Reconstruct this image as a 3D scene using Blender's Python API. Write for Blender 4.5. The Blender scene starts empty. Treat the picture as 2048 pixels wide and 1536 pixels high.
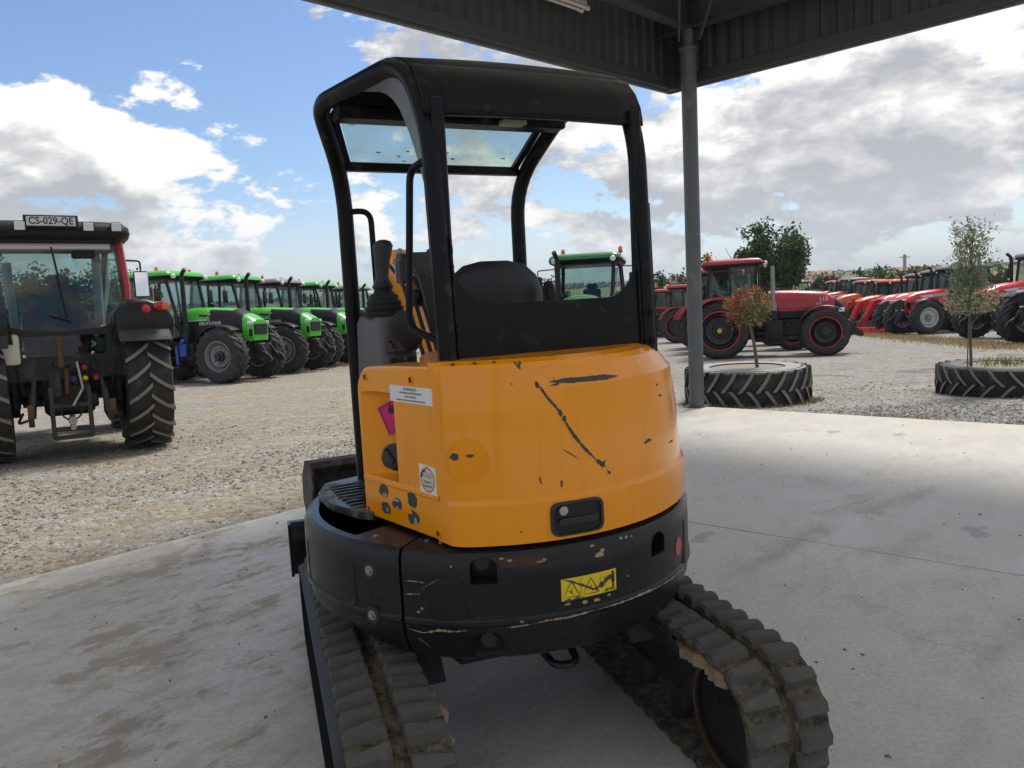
import bpy, bmesh, math, random
import numpy as np
from mathutils import Vector, Matrix, noise as mnoise
random.seed(7)
R = math.radians
S = bpy.context.scene
COL = S.collection

# ------------------------------------------------------------------ camera
cam_d = bpy.data.cameras.new('camera'); cam = bpy.data.objects.new('camera', cam_d); COL.objects.link(cam)
cam_d.sensor_width = 36; cam_d.lens = 27.42; cam_d.clip_end = 9000; cam_d.clip_start = 0.05
cam.matrix_world = Matrix.Translation((0, 0, 1.7)) @ Matrix.Rotation(R(90 - 6.69), 4, 'X') @ Matrix.Rotation(R(-3.0), 4, 'Z')
S.camera = cam

# ------------------------------------------------------------------ light, sky, exposure
SUN_AZ, SUN_EL = R(38), R(60)       # azimuth clockwise from +Y
S.view_settings.view_transform = 'Standard'; S.view_settings.look = 'None'
S.view_settings.gamma = 1; S.view_settings.exposure = 0.98
sd = bpy.data.lights.new('sun', 'SUN'); sun = bpy.data.objects.new('sun', sd); COL.objects.link(sun)
sd.energy = 1.9; sd.angle = R(18); sd.color = (1, .95, .86)
sv = Vector((math.sin(SUN_AZ) * math.cos(SUN_EL), math.cos(SUN_AZ) * math.cos(SUN_EL), math.sin(SUN_EL)))
sun.rotation_euler = sv.to_track_quat('Z', 'Y').to_euler()
W = bpy.data.worlds.new('World'); S.world = W; W.use_nodes = True

class NT:
    """small helper to write node trees"""
    def __init__(s, tree): s.t = tree; s.n = tree.nodes; s.l = tree.links
    def new(s, ty, **kw):
        n = s.n.new(ty)
        for k, v in kw.items(): setattr(n, k, v)
        return n
    def put(s, sock, v):
        if v is None: return
        if isinstance(v, bpy.types.NodeSocket): s.l.new(v, sock)
        else: sock.default_value = v
    def math(s, op, a, b=None, c=None, clamp=False):
        n = s.new('ShaderNodeMath', operation=op, use_clamp=clamp)
        s.put(n.inputs[0], a); s.put(n.inputs[1], b); s.put(n.inputs[2], c)
        return n.outputs[0]
    def vmath(s, op, a, b=None):
        n = s.new('ShaderNodeVectorMath', operation=op)
        s.put(n.inputs[0], a); s.put(n.inputs[1], b)
        return n.outputs[0]
    def noise(s, vec, scale, detail=4, rough=.5, lac=2.0, dist=0):
        n = s.new('ShaderNodeTexNoise'); s.put(n.inputs['Vector'], vec)
        n.inputs['Scale'].default_value = scale; n.inputs['Detail'].default_value = detail
        n.inputs['Roughness'].default_value = rough; n.inputs['Lacunarity'].default_value = lac
        n.inputs['Distortion'].default_value = dist
        return n.outputs['Fac']
    def voro(s, vec, scale, out='Distance', feat='F1', rnd=1):
        n = s.new('ShaderNodeTexVoronoi', feature=feat); s.put(n.inputs['Vector'], vec)
        n.inputs['Scale'].default_value = scale; n.inputs['Randomness'].default_value = rnd
        return n.outputs[out]
    def mapr(s, v, a, b, c=0., d=1., smooth=True):
        n = s.new('ShaderNodeMapRange', interpolation_type='SMOOTHSTEP' if smooth else 'LINEAR')
        s.put(n.inputs[0], v)
        for i, q in enumerate((a, b, c, d)): s.put(n.inputs[1 + i], q)
        return n.outputs[0]
    def mix(s, f, a, b, ty='MIX'):
        n = s.new('ShaderNodeMix', data_type='RGBA', blend_type=ty)
        s.put(n.inputs[0], f)
        for i, q in ((6, a), (7, b)):
            s.put(n.inputs[i], (*q, 1) if isinstance(q, tuple) and len(q) == 3 else q)
        return n.outputs[2]
    def ramp(s, f, stops):
        n = s.new('ShaderNodeValToRGB'); s.put(n.inputs[0], f); e = n.color_ramp.elements
        while len(e) < len(stops): e.new(.5)
        for q, (p, c) in zip(e, stops): q.position = p; q.color = (*c, 1)
        return n.outputs[0]
    def sep(s, v):
        n = s.new('ShaderNodeSeparateXYZ'); s.put(n.inputs[0], v); return n.outputs
    def comb(s, x, y, z):
        n = s.new('ShaderNodeCombineXYZ')
        for i, q in enumerate((x, y, z)): s.put(n.inputs[i], q)
        return n.outputs[0]
    def bump(s, h, strength=.3, dist=.01):
        n = s.new('ShaderNodeBump'); s.put(n.inputs['Height'], h)
        n.inputs['Strength'].default_value = strength; n.inputs['Distance'].default_value = dist
        return n.outputs[0]

def make_sky():
    T = NT(W.node_tree); T.n.clear()
    tc = T.new('ShaderNodeTexCoord').outputs['Generated']
    d0 = T.vmath('NORMALIZE', tc)
    sky = T.new('ShaderNodeTexSky', sky_type='NISHITA', sun_disc=False)
    sky.sun_elevation = SUN_EL; sky.sun_rotation = SUN_AZ; sky.air_density = 1.0; sky.dust_density = .6; sky.ozone_density = 2.0
    # cumulus clouds, a density field over directions; (azimuth, elevation, widths, amount) in degrees
    blobs = [(-28.5, 10.0, 7.5, 4.0, .66), (-22, 8.6, 4.6, 2.8, .46), (-33, 4.9, 8, 1.6, .40), (-25, 4.4, 4, 1.0, .22), (-20.5, 6.1, 4, .7, -.30), (-28, 6.5, 6, .6, -.22),
             (-4, 19.0, 9, 2.6, .36), (8, 17, 7, 4, .25), (9, 10, 6, 3.4, .42), (20, 8.6, 9, 3.2, .5), (31, 12.5, 9, 4, .62), (33, 7, 10, 2.6, .5),
             (-15.3, 7.0, 2.2, 1.4, .34), (-19, 5.0, 3.2, 1.0, .3), (-9, 7.6, 3, 1.4, .32), (-2, 7.0, 4, 1.5, .34), (-26, 2.6, 5, .8, .25), (-13, 3.0, 4, .7, .22), (12, 2.2, 6, .7, .25), (5, 3.4, 6, 1.1, .3), (25, 3.4, 9, 1.5, .3), (-4, 4.6, 4, 1, .3),
             (-24, 19.5, 13, 4.0, -.55), (-14.5, 13.5, 5, 4.5, -.5), (-11, 4, 2, 1.2, -.1), (16, 13.2, 5.5, 1.2, -.22), (8, 6.0, 6, .9, -.2), (20, 4.9, 6, .7, -.22), (-22, 2.8, 16, 1.1, -.15)]
    # the blobs are tabulated: six elevation bands (R,G,B of two ramps), 27 azimuths each
    bands = (1.5, 4.0, 7.0, 10.5, 14.5, 19.0); A0, A1, NS = -42., 42., 29
    def amount(a, e): return (.14 if abs(a) > 38 else 0.) + sum(amp * math.exp(-((a - ba) / sx) ** 2 - ((e - be) / sy) ** 2) for ba, be, sx, sy, amp in blobs)  # sides out of view get added cloud for whiter light
    tabs = []
    for k in (0, 3):
        tabs.append([(i / (NS - 1), tuple(.5 + .5 * amount(A0 + (A1 - A0) * i / (NS - 1), bands[k + j]) for j in range(3))) for i in range(NS)])
    def density(v, detail, up=0., side=0.):
        x, y, z = T.sep(v)
        az = T.math('MULTIPLY_ADD', T.math('ARCTAN2', x, y), 57.2958 / (A1 - A0), (side - A0) / (A1 - A0), clamp=True)
        el = T.math('MULTIPLY_ADD', T.math('ARCSINE', z), 57.2958, up)
        tot = None
        for k in (0, 3):
            rgb = T.sep(T.ramp(az, tabs[k // 3]))
            for j in range(3):
                i = k + j; e = bands[i]
                lo_ = bands[i - 1] if i else e - 2.5; hi_ = bands[i + 1] if i < 5 else e + 8
                up_ = T.math('MULTIPLY_ADD', el, 1 / (e - lo_), -lo_ / (e - lo_)); dn_ = T.math('MULTIPLY_ADD', el, -1 / (hi_ - e), hi_ / (hi_ - e))
                w = T.math('MAXIMUM', T.math('MINIMUM', T.math('MINIMUM', up_, dn_), 1.0), 0.0)
                g = T.math('MULTIPLY', w, T.math('MULTIPLY_ADD', rgb[j], 2.0, -1.0))
                tot = g if tot is None else T.math('ADD', tot, g)
        n = T.noise(T.vmath('MULTIPLY', v, (1, 1, 2.0)), 10.5, detail, .60, 2.1, .15)
        n = T.math('MULTIPLY_ADD', n, 2.3, -1.15 - .05)
        n = T.math('MULTIPLY_ADD', T.mapr(el, 19., 34.), .26, n)         # extra cloud above the view, added to whiten the light
        return T.math('ADD', n, tot), el
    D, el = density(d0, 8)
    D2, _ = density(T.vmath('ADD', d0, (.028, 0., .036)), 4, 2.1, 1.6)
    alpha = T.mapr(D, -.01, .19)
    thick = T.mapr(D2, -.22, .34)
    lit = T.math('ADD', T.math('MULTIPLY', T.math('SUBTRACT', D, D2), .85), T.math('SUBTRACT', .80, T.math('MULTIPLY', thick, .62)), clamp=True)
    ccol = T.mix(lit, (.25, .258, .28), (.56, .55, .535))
    haze = T.mapr(el, 0., 9., .60, 0.)
    skyc = T.new('ShaderNodeVectorMath', operation='SCALE'); T.put(skyc.inputs[0], sky.outputs[0]); skyc.inputs['Scale'].default_value = .068
    blue = T.vmath('MULTIPLY', skyc.outputs[0], (.86, .95, 1.08))
    clear = T.mix(T.math('MULTIPLY', haze, .70), blue, (.43, .475, .53))
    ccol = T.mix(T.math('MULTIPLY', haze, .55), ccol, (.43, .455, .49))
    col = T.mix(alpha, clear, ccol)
    bg = T.new('ShaderNodeBackground'); T.put(bg.inputs[0], col); bg.inputs[1].default_value = 1.0
    out = T.new('ShaderNodeOutputWorld'); T.l.new(bg.outputs[0], out.inputs[0])
make_sky()

# ------------------------------------------------------------------ materials
MATS = {}
def mat(name, color=None, rough=.5, metal=0., fn=None, spec=.5, coat=0., var=0., vscale=6., bump=0., bscale=40., dirt=None, dirtamt=.4, dirtscale=4., emit=None):
    """principled material: base colour with noise variation, dirt blotches and fine relief"""
    if name in MATS: return MATS[name]
    m = bpy.data.materials.new(name); m.use_nodes = True; MATS[name] = m
    T = NT(m.node_tree); b = T.n['Principled BSDF']
    b.inputs['Roughness'].default_value = rough; b.inputs['Metallic'].default_value = metal
    b.inputs['Specular IOR Level'].default_value = spec; b.inputs['Coat Weight'].default_value = coat; b.inputs['Coat Roughness'].default_value = .08
    if fn: fn(T, b); return m
    c = (*color, 1)
    pos = T.new('ShaderNodeTexCoord').outputs['Object']
    colr = c
    if var:
        n = T.noise(pos, vscale, 5, .6)
        colr = T.mix(n, tuple(x * (1 - var) for x in color), tuple(min(1, x * (1 + var)) for x in color))
    if dirt:
        n2 = T.mapr(T.noise(pos, dirtscale, 6, .65), .62 - dirtamt * .45, .78 - dirtamt * .3)
        colr = T.mix(n2, colr, dirt)
        T.put(b.inputs['Roughness'], T.mapr(n2, 0, 1, rough, .85))
    T.put(b.inputs['Base Color'], colr)
    if bump: T.put(b.inputs['Normal'], T.bump(T.noise(pos, bscale, 5, .6), bump, .01))
    if emit: b.inputs['Emission Color'].default_value = (*emit[0], 1); b.inputs['Emission Strength'].default_value = emit[1]
    return m

def glass(name, tint=(.8, .92, .9), rough=.02, film=.0):
    if name in MATS: return MATS[name]
    m = bpy.data.materials.new(name); m.use_nodes = True; MATS[name] = m
    T = NT(m.node_tree); T.n.clear()
    tr = T.new('ShaderNodeBsdfTransparent'); tr.inputs[0].default_value = (*tint, 1)
    gl = T.new('ShaderNodeBsdfGlossy'); gl.inputs['Roughness'].default_value = rough
    lw = T.new('ShaderNodeLayerWeight'); lw.inputs[0].default_value = .5
    mx = T.new('ShaderNodeMixShader'); T.l.new(T.math('MULTIPLY_ADD', T.math('POWER', lw.outputs['Facing'], 4.5), .85, .055, clamp=True), mx.inputs[0]); T.l.new(tr.outputs[0], mx.inputs[1]); T.l.new(gl.outputs[0], mx.inputs[2])
    o = mx.outputs[0]
    if film:
        pos = T.new('ShaderNodeTexCoord').outputs['Object']
        df = T.new('ShaderNodeBsdfTranslucent'); df.inputs[0].default_value = (.72, .84, .78, 1)
        spots = T.mapr(T.noise(pos, 55, 3, .6), .66, .72)
        f = T.math('ADD', T.math('MULTIPLY', spots, .35), T.math('MULTIPLY', T.noise(pos, 6, 5, .6), film), clamp=True)
        m2 = T.new('ShaderNodeMixShader'); T.l.new(f, m2.inputs[0]); T.l.new(o, m2.inputs[1]); T.l.new(df.outputs[0], m2.inputs[2]); o = m2.outputs[0]
    out = T.new('ShaderNodeOutputMaterial'); T.l.new(o, out.inputs[0])
    return m

# ------------------------------------------------------------------ mesh helpers
class MB:
    def __init__(s): s.v = []; s.f = []; s.m = []
    def add(s, vs, fs, mi=0):
        o = len(s.v); s.v += [tuple(q) for q in vs]
        for f in fs: s.f.append(tuple(i + o for i in f)); s.m.append(mi)
        return s
    def box(s, c, d, mi=0, rot=None, bev=0., seg=1):
        hx, hy, hz = d[0] / 2, d[1] / 2, d[2] / 2
        if bev:
            bm = bmesh.new(); bmesh.ops.create_cube(bm, size=1)
            for v in bm.verts: v.co = Vector((v.co.x * d[0], v.co.y * d[1], v.co.z * d[2]))
            bmesh.ops.bevel(bm, geom=list(bm.edges), offset=min(bev, .49 * min(d)), segments=seg, affect='EDGES', profile=.5)
            vs = [v.co.copy() for v in bm.verts]; bm.verts.index_update()
            fs = [[v.index for v in f.verts] for f in bm.faces]; bm.free()
        else:
            vs = [Vector((x, y, z)) for x in (-hx, hx) for y in (-hy, hy) for z in (-hz, hz)]
            fs = [(0, 1, 3, 2), (4, 6, 7, 5), (0, 4, 5, 1), (2, 3, 7, 6), (0, 2, 6, 4), (1, 5, 7, 3)]
        if rot is not None:
            M = rot if isinstance(rot, Matrix) else Matrix.Rotation(rot, 3, 'Z')
            vs = [M @ v for v in vs]
        c = Vector(c)
        return s.add([v + c for v in vs], fs, mi)
    def loft(s, rings, mi=0, cap=True, closed=True, mfn=None):
        n = len(rings[0]); o = len(s.v)
        assert all(len(q) == n for q in rings)
        for r in rings: s.v += [tuple(q) for q in r]
        for i in range(len(rings) - 1):
            for j in range(n if closed else n - 1):
                k = (j + 1) % n
                s.f.append((o + i * n + j, o + i * n + k, o + (i + 1) * n + k, o + (i + 1) * n + j))
                s.m.append(mfn(i, j) if mfn else mi)
        if cap and closed:
            s.f.append(tuple(o + j for j in reversed(range(n)))); s.m.append(mi if not mfn else mfn(-1, 0))
            s.f.append(tuple(o + (len(rings) - 1) * n + j for j in range(n))); s.m.append(mi if not mfn else mfn(-2, 0))
        return s
    def tube(s, path, r, n=10, mi=0, cap=True, sq=None):
        P = [Vector(p) for p in path]; rings = []
        t0 = (P[1] - P[0]).normalized()
        u = t0.orthogonal().normalized() if sq is None else (Vector(sq) - t0 * Vector(sq).dot(t0)).normalized()
        for i, p in enumerate(P):
            t = (P[min(i + 1, len(P) - 1)] - P[max(i - 1, 0)]).normalized()
            u = (u - t * u.dot(t)).normalized(); w = t.cross(u)
            rr = r[i] if isinstance(r, (list, tuple)) else r
            rings.append([p + (u * math.cos(a) + w * math.sin(a)) * rr for a in (2 * math.pi * (j + .5) / n for j in range(n))])
        return s.loft(rings, mi, cap)
    def lathe(s, prof, n=24, o=(0, 0, 0), ax='Z', mi=0, cap=False, mfn=None):
        o = Vector(o); rings = []
        for j in range(n):
            a = 2 * math.pi * j / n; c, q = math.cos(a), math.sin(a)
            ring = []
            for r, h in prof:
                if ax == 'Z': p = (r * c, r * q, h)
                elif ax == 'Y': p = (r * c, h, r * q)
                else: p = (h, r * c, r * q)
                ring.append(o + Vector(p))
            rings.append(ring)
        m = len(prof); b = len(s.v)
        for r_ in rings: s.v += [tuple(q) for q in r_]
        for j in range(n):
            k = (j + 1) % n
            for i in range(m - 1):
                f = (b + j * m + i, b + k * m + i, b + k * m + i + 1, b + j * m + i + 1)
                s.f.append(f if ax != 'Y' else f[::-1]); s.m.append(mfn(i) if mfn else mi)
        return s
    def prism(s, poly, p0, u, w, n, t, mi=0):
        """polygon poly (a,b) in the plane p0 + a*u + b*w, extruded by t along n"""
        p0, u, w, n = map(Vector, (p0, u, w, n)); k = len(poly)
        a = [p0 + u * x + w * y for x, y in poly]; b = [q + n * t for q in a]
        fs = [tuple(range(k))[::-1], tuple(range(k, 2 * k))] + [(i, (i + 1) % k, k + (i + 1) % k, k + i) for i in range(k)]
        return s.add(a + b, fs, mi)
    def sphere(s, c, r, n=12, mi=0, sc=(1, 1, 1)):
        prof = [(r * math.sin(math.pi * i / (n // 2)) * 1 + 1e-5, -r * math.cos(math.pi * i / (n // 2))) for i in range(n // 2 + 1)]
        b = len(s.v); s.lathe(prof, n, (0, 0, 0), 'Z', mi)
        c = Vector(c)
        for i in range(b, len(s.v)):
            x, y, z = s.v[i]; s.v[i] = (c.x + x * sc[0], c.y + y * sc[1], c.z + z * sc[2])
        return s
    def mesh(s, name, mats, smooth=35):
        me = bpy.data.meshes.new(name); me.from_pydata(s.v, [], s.f)
        for m in (mats if isinstance(mats, (list, tuple)) else [mats]): me.materials.append(m)
        if any(s.m): me.polygons.foreach_set('material_index', s.m)
        bm = bmesh.new(); bm.from_mesh(me); bmesh.ops.remove_doubles(bm, verts=bm.verts, dist=1e-5); bmesh.ops.recalc_face_normals(bm, faces=bm.faces); bm.to_mesh(me); bm.free()
        if smooth:
            me.polygons.foreach_set('use_smooth', [True] * len(me.polygons)); me.set_sharp_from_angle(angle=R(smooth))
        me.update()
        return me
    def build(s, name, mats, parent=None, smooth=35, loc=None, **kw):
        return obj(name, s.mesh(name, mats, smooth), parent, loc, **kw)

def obj(name, me, parent=None, loc=None, rot=None, label=None, cat=None, group=None, kind=None):
    o = bpy.data.objects.new(name, me); COL.objects.link(o)
    if parent is not None: o.parent = parent
    if loc is not None: o.location = loc
    if rot is not None: o.rotation_euler = rot
    return tag(o, label, cat, group, kind)
def tag(o, label=None, cat=None, group=None, kind=None):
    for k, v in (('label', label), ('category', cat), ('group', group), ('kind', kind)):
        if v: o[k] = v
    return o
def empty(name, loc=(0, 0, 0), rz=0., **kw):
    return obj(name, None, None, loc, (0, 0, rz), **kw)
def fillet(path, rad, seg=5):
    P = [Vector(p) for p in path]; out = [P[0]]
    for i in range(1, len(P) - 1):
        a = (P[i - 1] - P[i]); b = (P[i + 1] - P[i]); la, lb = a.length, b.length
        r = rad[i - 1] if isinstance(rad, (list, tuple)) else rad
        k = min(r, la * .48, lb * .48); a = P[i] + a.normalized() * k; b = P[i] + b.normalized() * k
        for j in range(seg + 1):
            t = j / seg; out.append(a * (1 - t) ** 2 + P[i] * 2 * t * (1 - t) + b * t * t)
    out.append(P[-1]); return out
def rrect(w, h, r, seg=3):
    pts = []
    for cx, cy, a0 in ((w / 2 - r, h / 2 - r, 0), (-w / 2 + r, h / 2 - r, 90), (-w / 2 + r, -h / 2 + r, 180), (w / 2 - r, -h / 2 + r, 270)):
        for i in range(seg + 1):
            a = R(a0 + 90 * i / seg); pts.append((cx + r * math.cos(a), cy + r * math.sin(a)))
    return pts
def boolean(o, cutter, op='DIFFERENCE'):
    md = o.modifiers.new('b', 'BOOLEAN'); md.object = cutter; md.operation = op; md.solver = 'EXACT'
    bpy.context.view_layer.update()
    me = bpy.data.meshes.new_from_object(o.evaluated_get(bpy.context.evaluated_depsgraph_get()))
    o.modifiers.clear(); o.data = me
    bpy.data.objects.remove(cutter)
    me.polygons.foreach_set('use_smooth', [True] * len(me.polygons)); me.set_sharp_from_angle(angle=R(30))
TEXTC = {}
def text_mesh(txt, size, depth=.002, bold=0., squeeze=1.):
    """flat extruded lettering centred on the origin in the XY plane"""
    k = (txt, size, depth, bold, squeeze)
    if k in TEXTC: return TEXTC[k]
    cu = bpy.data.curves.new('lettering', 'FONT'); cu.body = txt; cu.size = size; cu.extrude = depth / 2; cu.offset = bold
    cu.align_x = 'CENTER'; cu.align_y = 'CENTER'; cu.resolution_u = 3
    o = bpy.data.objects.new('t', cu); COL.objects.link(o); bpy.context.view_layer.update()
    me = bpy.data.meshes.new_from_object(o.evaluated_get(bpy.context.evaluated_depsgraph_get()))
    bpy.data.objects.remove(o); me.materials.clear()
    for v in me.vertices: v.co.x *= squeeze
    TEXTC[k] = me
    return me
def lettering(txt, size, m, parent, loc, xdir, ydir, bold=0., squeeze=1., depth=.002):
    me = text_mesh(txt, size, depth, bold, squeeze).copy(); me.materials.append(m)
    o = obj('lettering', me, parent)
    x = Vector(xdir).normalized(); y = Vector(ydir); y = (y - x * y.dot(x)).normalized(); z = x.cross(y)
    o.matrix_local = Matrix((( x.x, y.x, z.x, loc[0]), (x.y, y.y, z.y, loc[1]), (x.z, y.z, z.z, loc[2]), (0, 0, 0, 1)))
    return o
def copy_tree(o, parent=None, skip=()):
    c = o.copy(); COL.objects.link(c)
    if parent is not None: c.parent = parent
    for ch in list(o.children): 
        if ch.name.split('.')[0] not in skip: copy_tree(ch, c)
    return c
# ================================================================== THE SETTING
def gz(x, y):
    d = max(0., min(y, 46.) - 9.)
    return -.03 - (.03 + .0009 * min(max(x + 8, 0), 13)) * d
def smooth01(a, b, x):
    t = min(1, max(0, (x - a) / (b - a))); return t * t * (3 - 2 * t)
def hill(x, y):
    d = math.hypot(x, y); z = gz(x, y)
    if d > 60:
        h = 7 + 3 * math.sin(x * .0021 + 1.) + 2 * math.sin(y * .003 + x * .0013) + 1.5 * math.sin(x * .006 + 2)
        z += smooth01(120, 1500, d) * h - smooth01(60, 160, d) * (1 - smooth01(160, 700, d)) * 1.2
    elif d < 45:
        z += .02 * mnoise.noise((x * .5, y * .5, 0)) * (1 if d > 6 else .4)
    return z
def ground_mat(T, b):
    pos = T.new('ShaderNodeNewGeometry').outputs['Position']
    x, y, z = T.sep(pos)
    flat = T.comb(x, y, 0.)
    big = T.noise(flat, .16, 5, .55); med = T.noise(T.vmath('MULTIPLY', flat, (.6, 1.5, 1)), .9, 6, .6)
    fine = T.noise(flat, 28, 4, .7); cell = T.voro(flat, 34, 'Color')
    cellv = T.sep(cell)[0]
    c2v = T.sep(T.voro(flat, 13, 'Color'))[0]
    dirtc = T.mix(fine, (.20, .165, .12), (.39, .34, .26))
    grav = T.mix(cellv, (.09, .095, .105), (.38, .38, .37))
    pale = T.mix(fine, (.28, .25, .205), (.43, .395, .335))
    f1 = T.mapr(T.math('ADD', T.math('MULTIPLY', big, .5), T.math('MULTIPLY', med, .5)), .46, .62)
    c = T.mix(f1, dirtc, grav)
    xr = T.mapr(x, -1., 4.)                        # right hand yard: grey gravel, less soil
    c = T.mix(T.math('MULTIPLY', xr, .8), c, T.mix(cellv, (.13, .13, .13), (.41, .40, .38)))
    c = T.mix(T.math('MULTIPLY', T.mapr(med, .5, .66), .7), c, pale)
    c = T.mix(T.math('MULTIPLY', T.mapr(c2v, .55, .95), .38), c, T.mix(c2v, (.16, .16, .165), (.50, .48, .44)))
    c = T.mix(T.math('MULTIPLY', T.mapr(c2v, .0, .3, 1., 0.), .32), c, (.13, .115, .095))
    straw = T.mapr(T.noise(T.vmath('MULTIPLY', flat, (.35, 1.6, 1)), 1.1, 5, .6), .57, .68)
    c = T.mix(T.math('MULTIPLY', T.math('MULTIPLY', straw, T.mapr(y, 13., 17.)), .45), c, (.47, .33, .13))
    damp = T.mapr(T.noise(flat, .8, 5, .65), .52, .68)
    near = T.mapr(T.math('ADD', y, T.math('MULTIPLY', x, -1.0)), 9.2, 10.5, 1., 0.)   # soil along the slab edge
    c = T.mix(T.math('MULTIPLY', T.math('MULTIPLY', damp, near), .8), c, (.13, .10, .07))
    # farmland beyond the yard
    dist = T.math('SQRT', T.math('ADD', T.math('MULTIPLY', x, x), T.math('MULTIPLY', y, y)))
    fld = T.voro(T.vmath('MULTIPLY', flat, (1., .45, 1)), .006, 'Color')
    fr_ = T.sep(fld)[0]
    fields = T.ramp(fr_, [(0., (.060, .095, .030)), (.3, (.10, .14, .045)), (.42, (.46, .34, .12)), (.66, (.42, .33, .14)), (.74, (.07, .11, .035)), (.9, (.24, .17, .09))])
    fields = T.mix(T.math('MULTIPLY', T.noise(flat, .05, 5, .6), .6), fields, (.07, .10, .035))
    k = T.mapr(dist, 62, 85)
    c = T.mix(k, c, fields)
    T.put(b.inputs['Base Color'], c); b.inputs['Roughness'].default_value = .92; b.inputs['Specular IOR Level'].default_value = .25
    h = T.math('ADD', T.math('ADD', T.math('MULTIPLY', fine, .5), T.math('MULTIPLY', T.voro(flat, 34), .6)), T.math('ADD', T.math('MULTIPLY', T.voro(flat, 13), -.9), T.math('MULTIPLY', med, 1.6)))
    T.put(b.inputs['Normal'], T.bump(h, .85, .03))
def build_ground():
    rad = [0, .8, 1.6, 2.4]; r = 2.4
    while r < 5200:
        r *= 1.055 if r < 120 else 1.12; rad.append(r)
    n = 224; m = MB()
    for i, r in enumerate(rad[1:]):
        for j in range(n):
            a = 2 * math.pi * j / n; x, y = r * math.sin(a), r * math.cos(a); m.v.append((x, y, hill(x, y)))
    m.v.append((0, 0, gz(0, 0))); c = len(m.v) - 1
    for j in range(n):
        m.f.append((c, (j + 1) % n, j)); m.m.append(0)
    for i in range(len(rad) - 2):
        for j in range(n):
            k = (j + 1) % n; m.f.append((i * n + j, i * n + k, (i + 1) * n + k, (i + 1) * n + j)); m.m.append(0)
    me = bpy.data.meshes.new('ground'); me.from_pydata(m.v, [], m.f); me.materials.append(mat('yard gravel and farmland', fn=ground_mat))
    me.polygons.foreach_set('use_smooth', [True] * len(me.polygons))
    o = obj('ground', me, kind='structure', label='gravel yard running out to fields and low hills')
build_ground()

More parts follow.
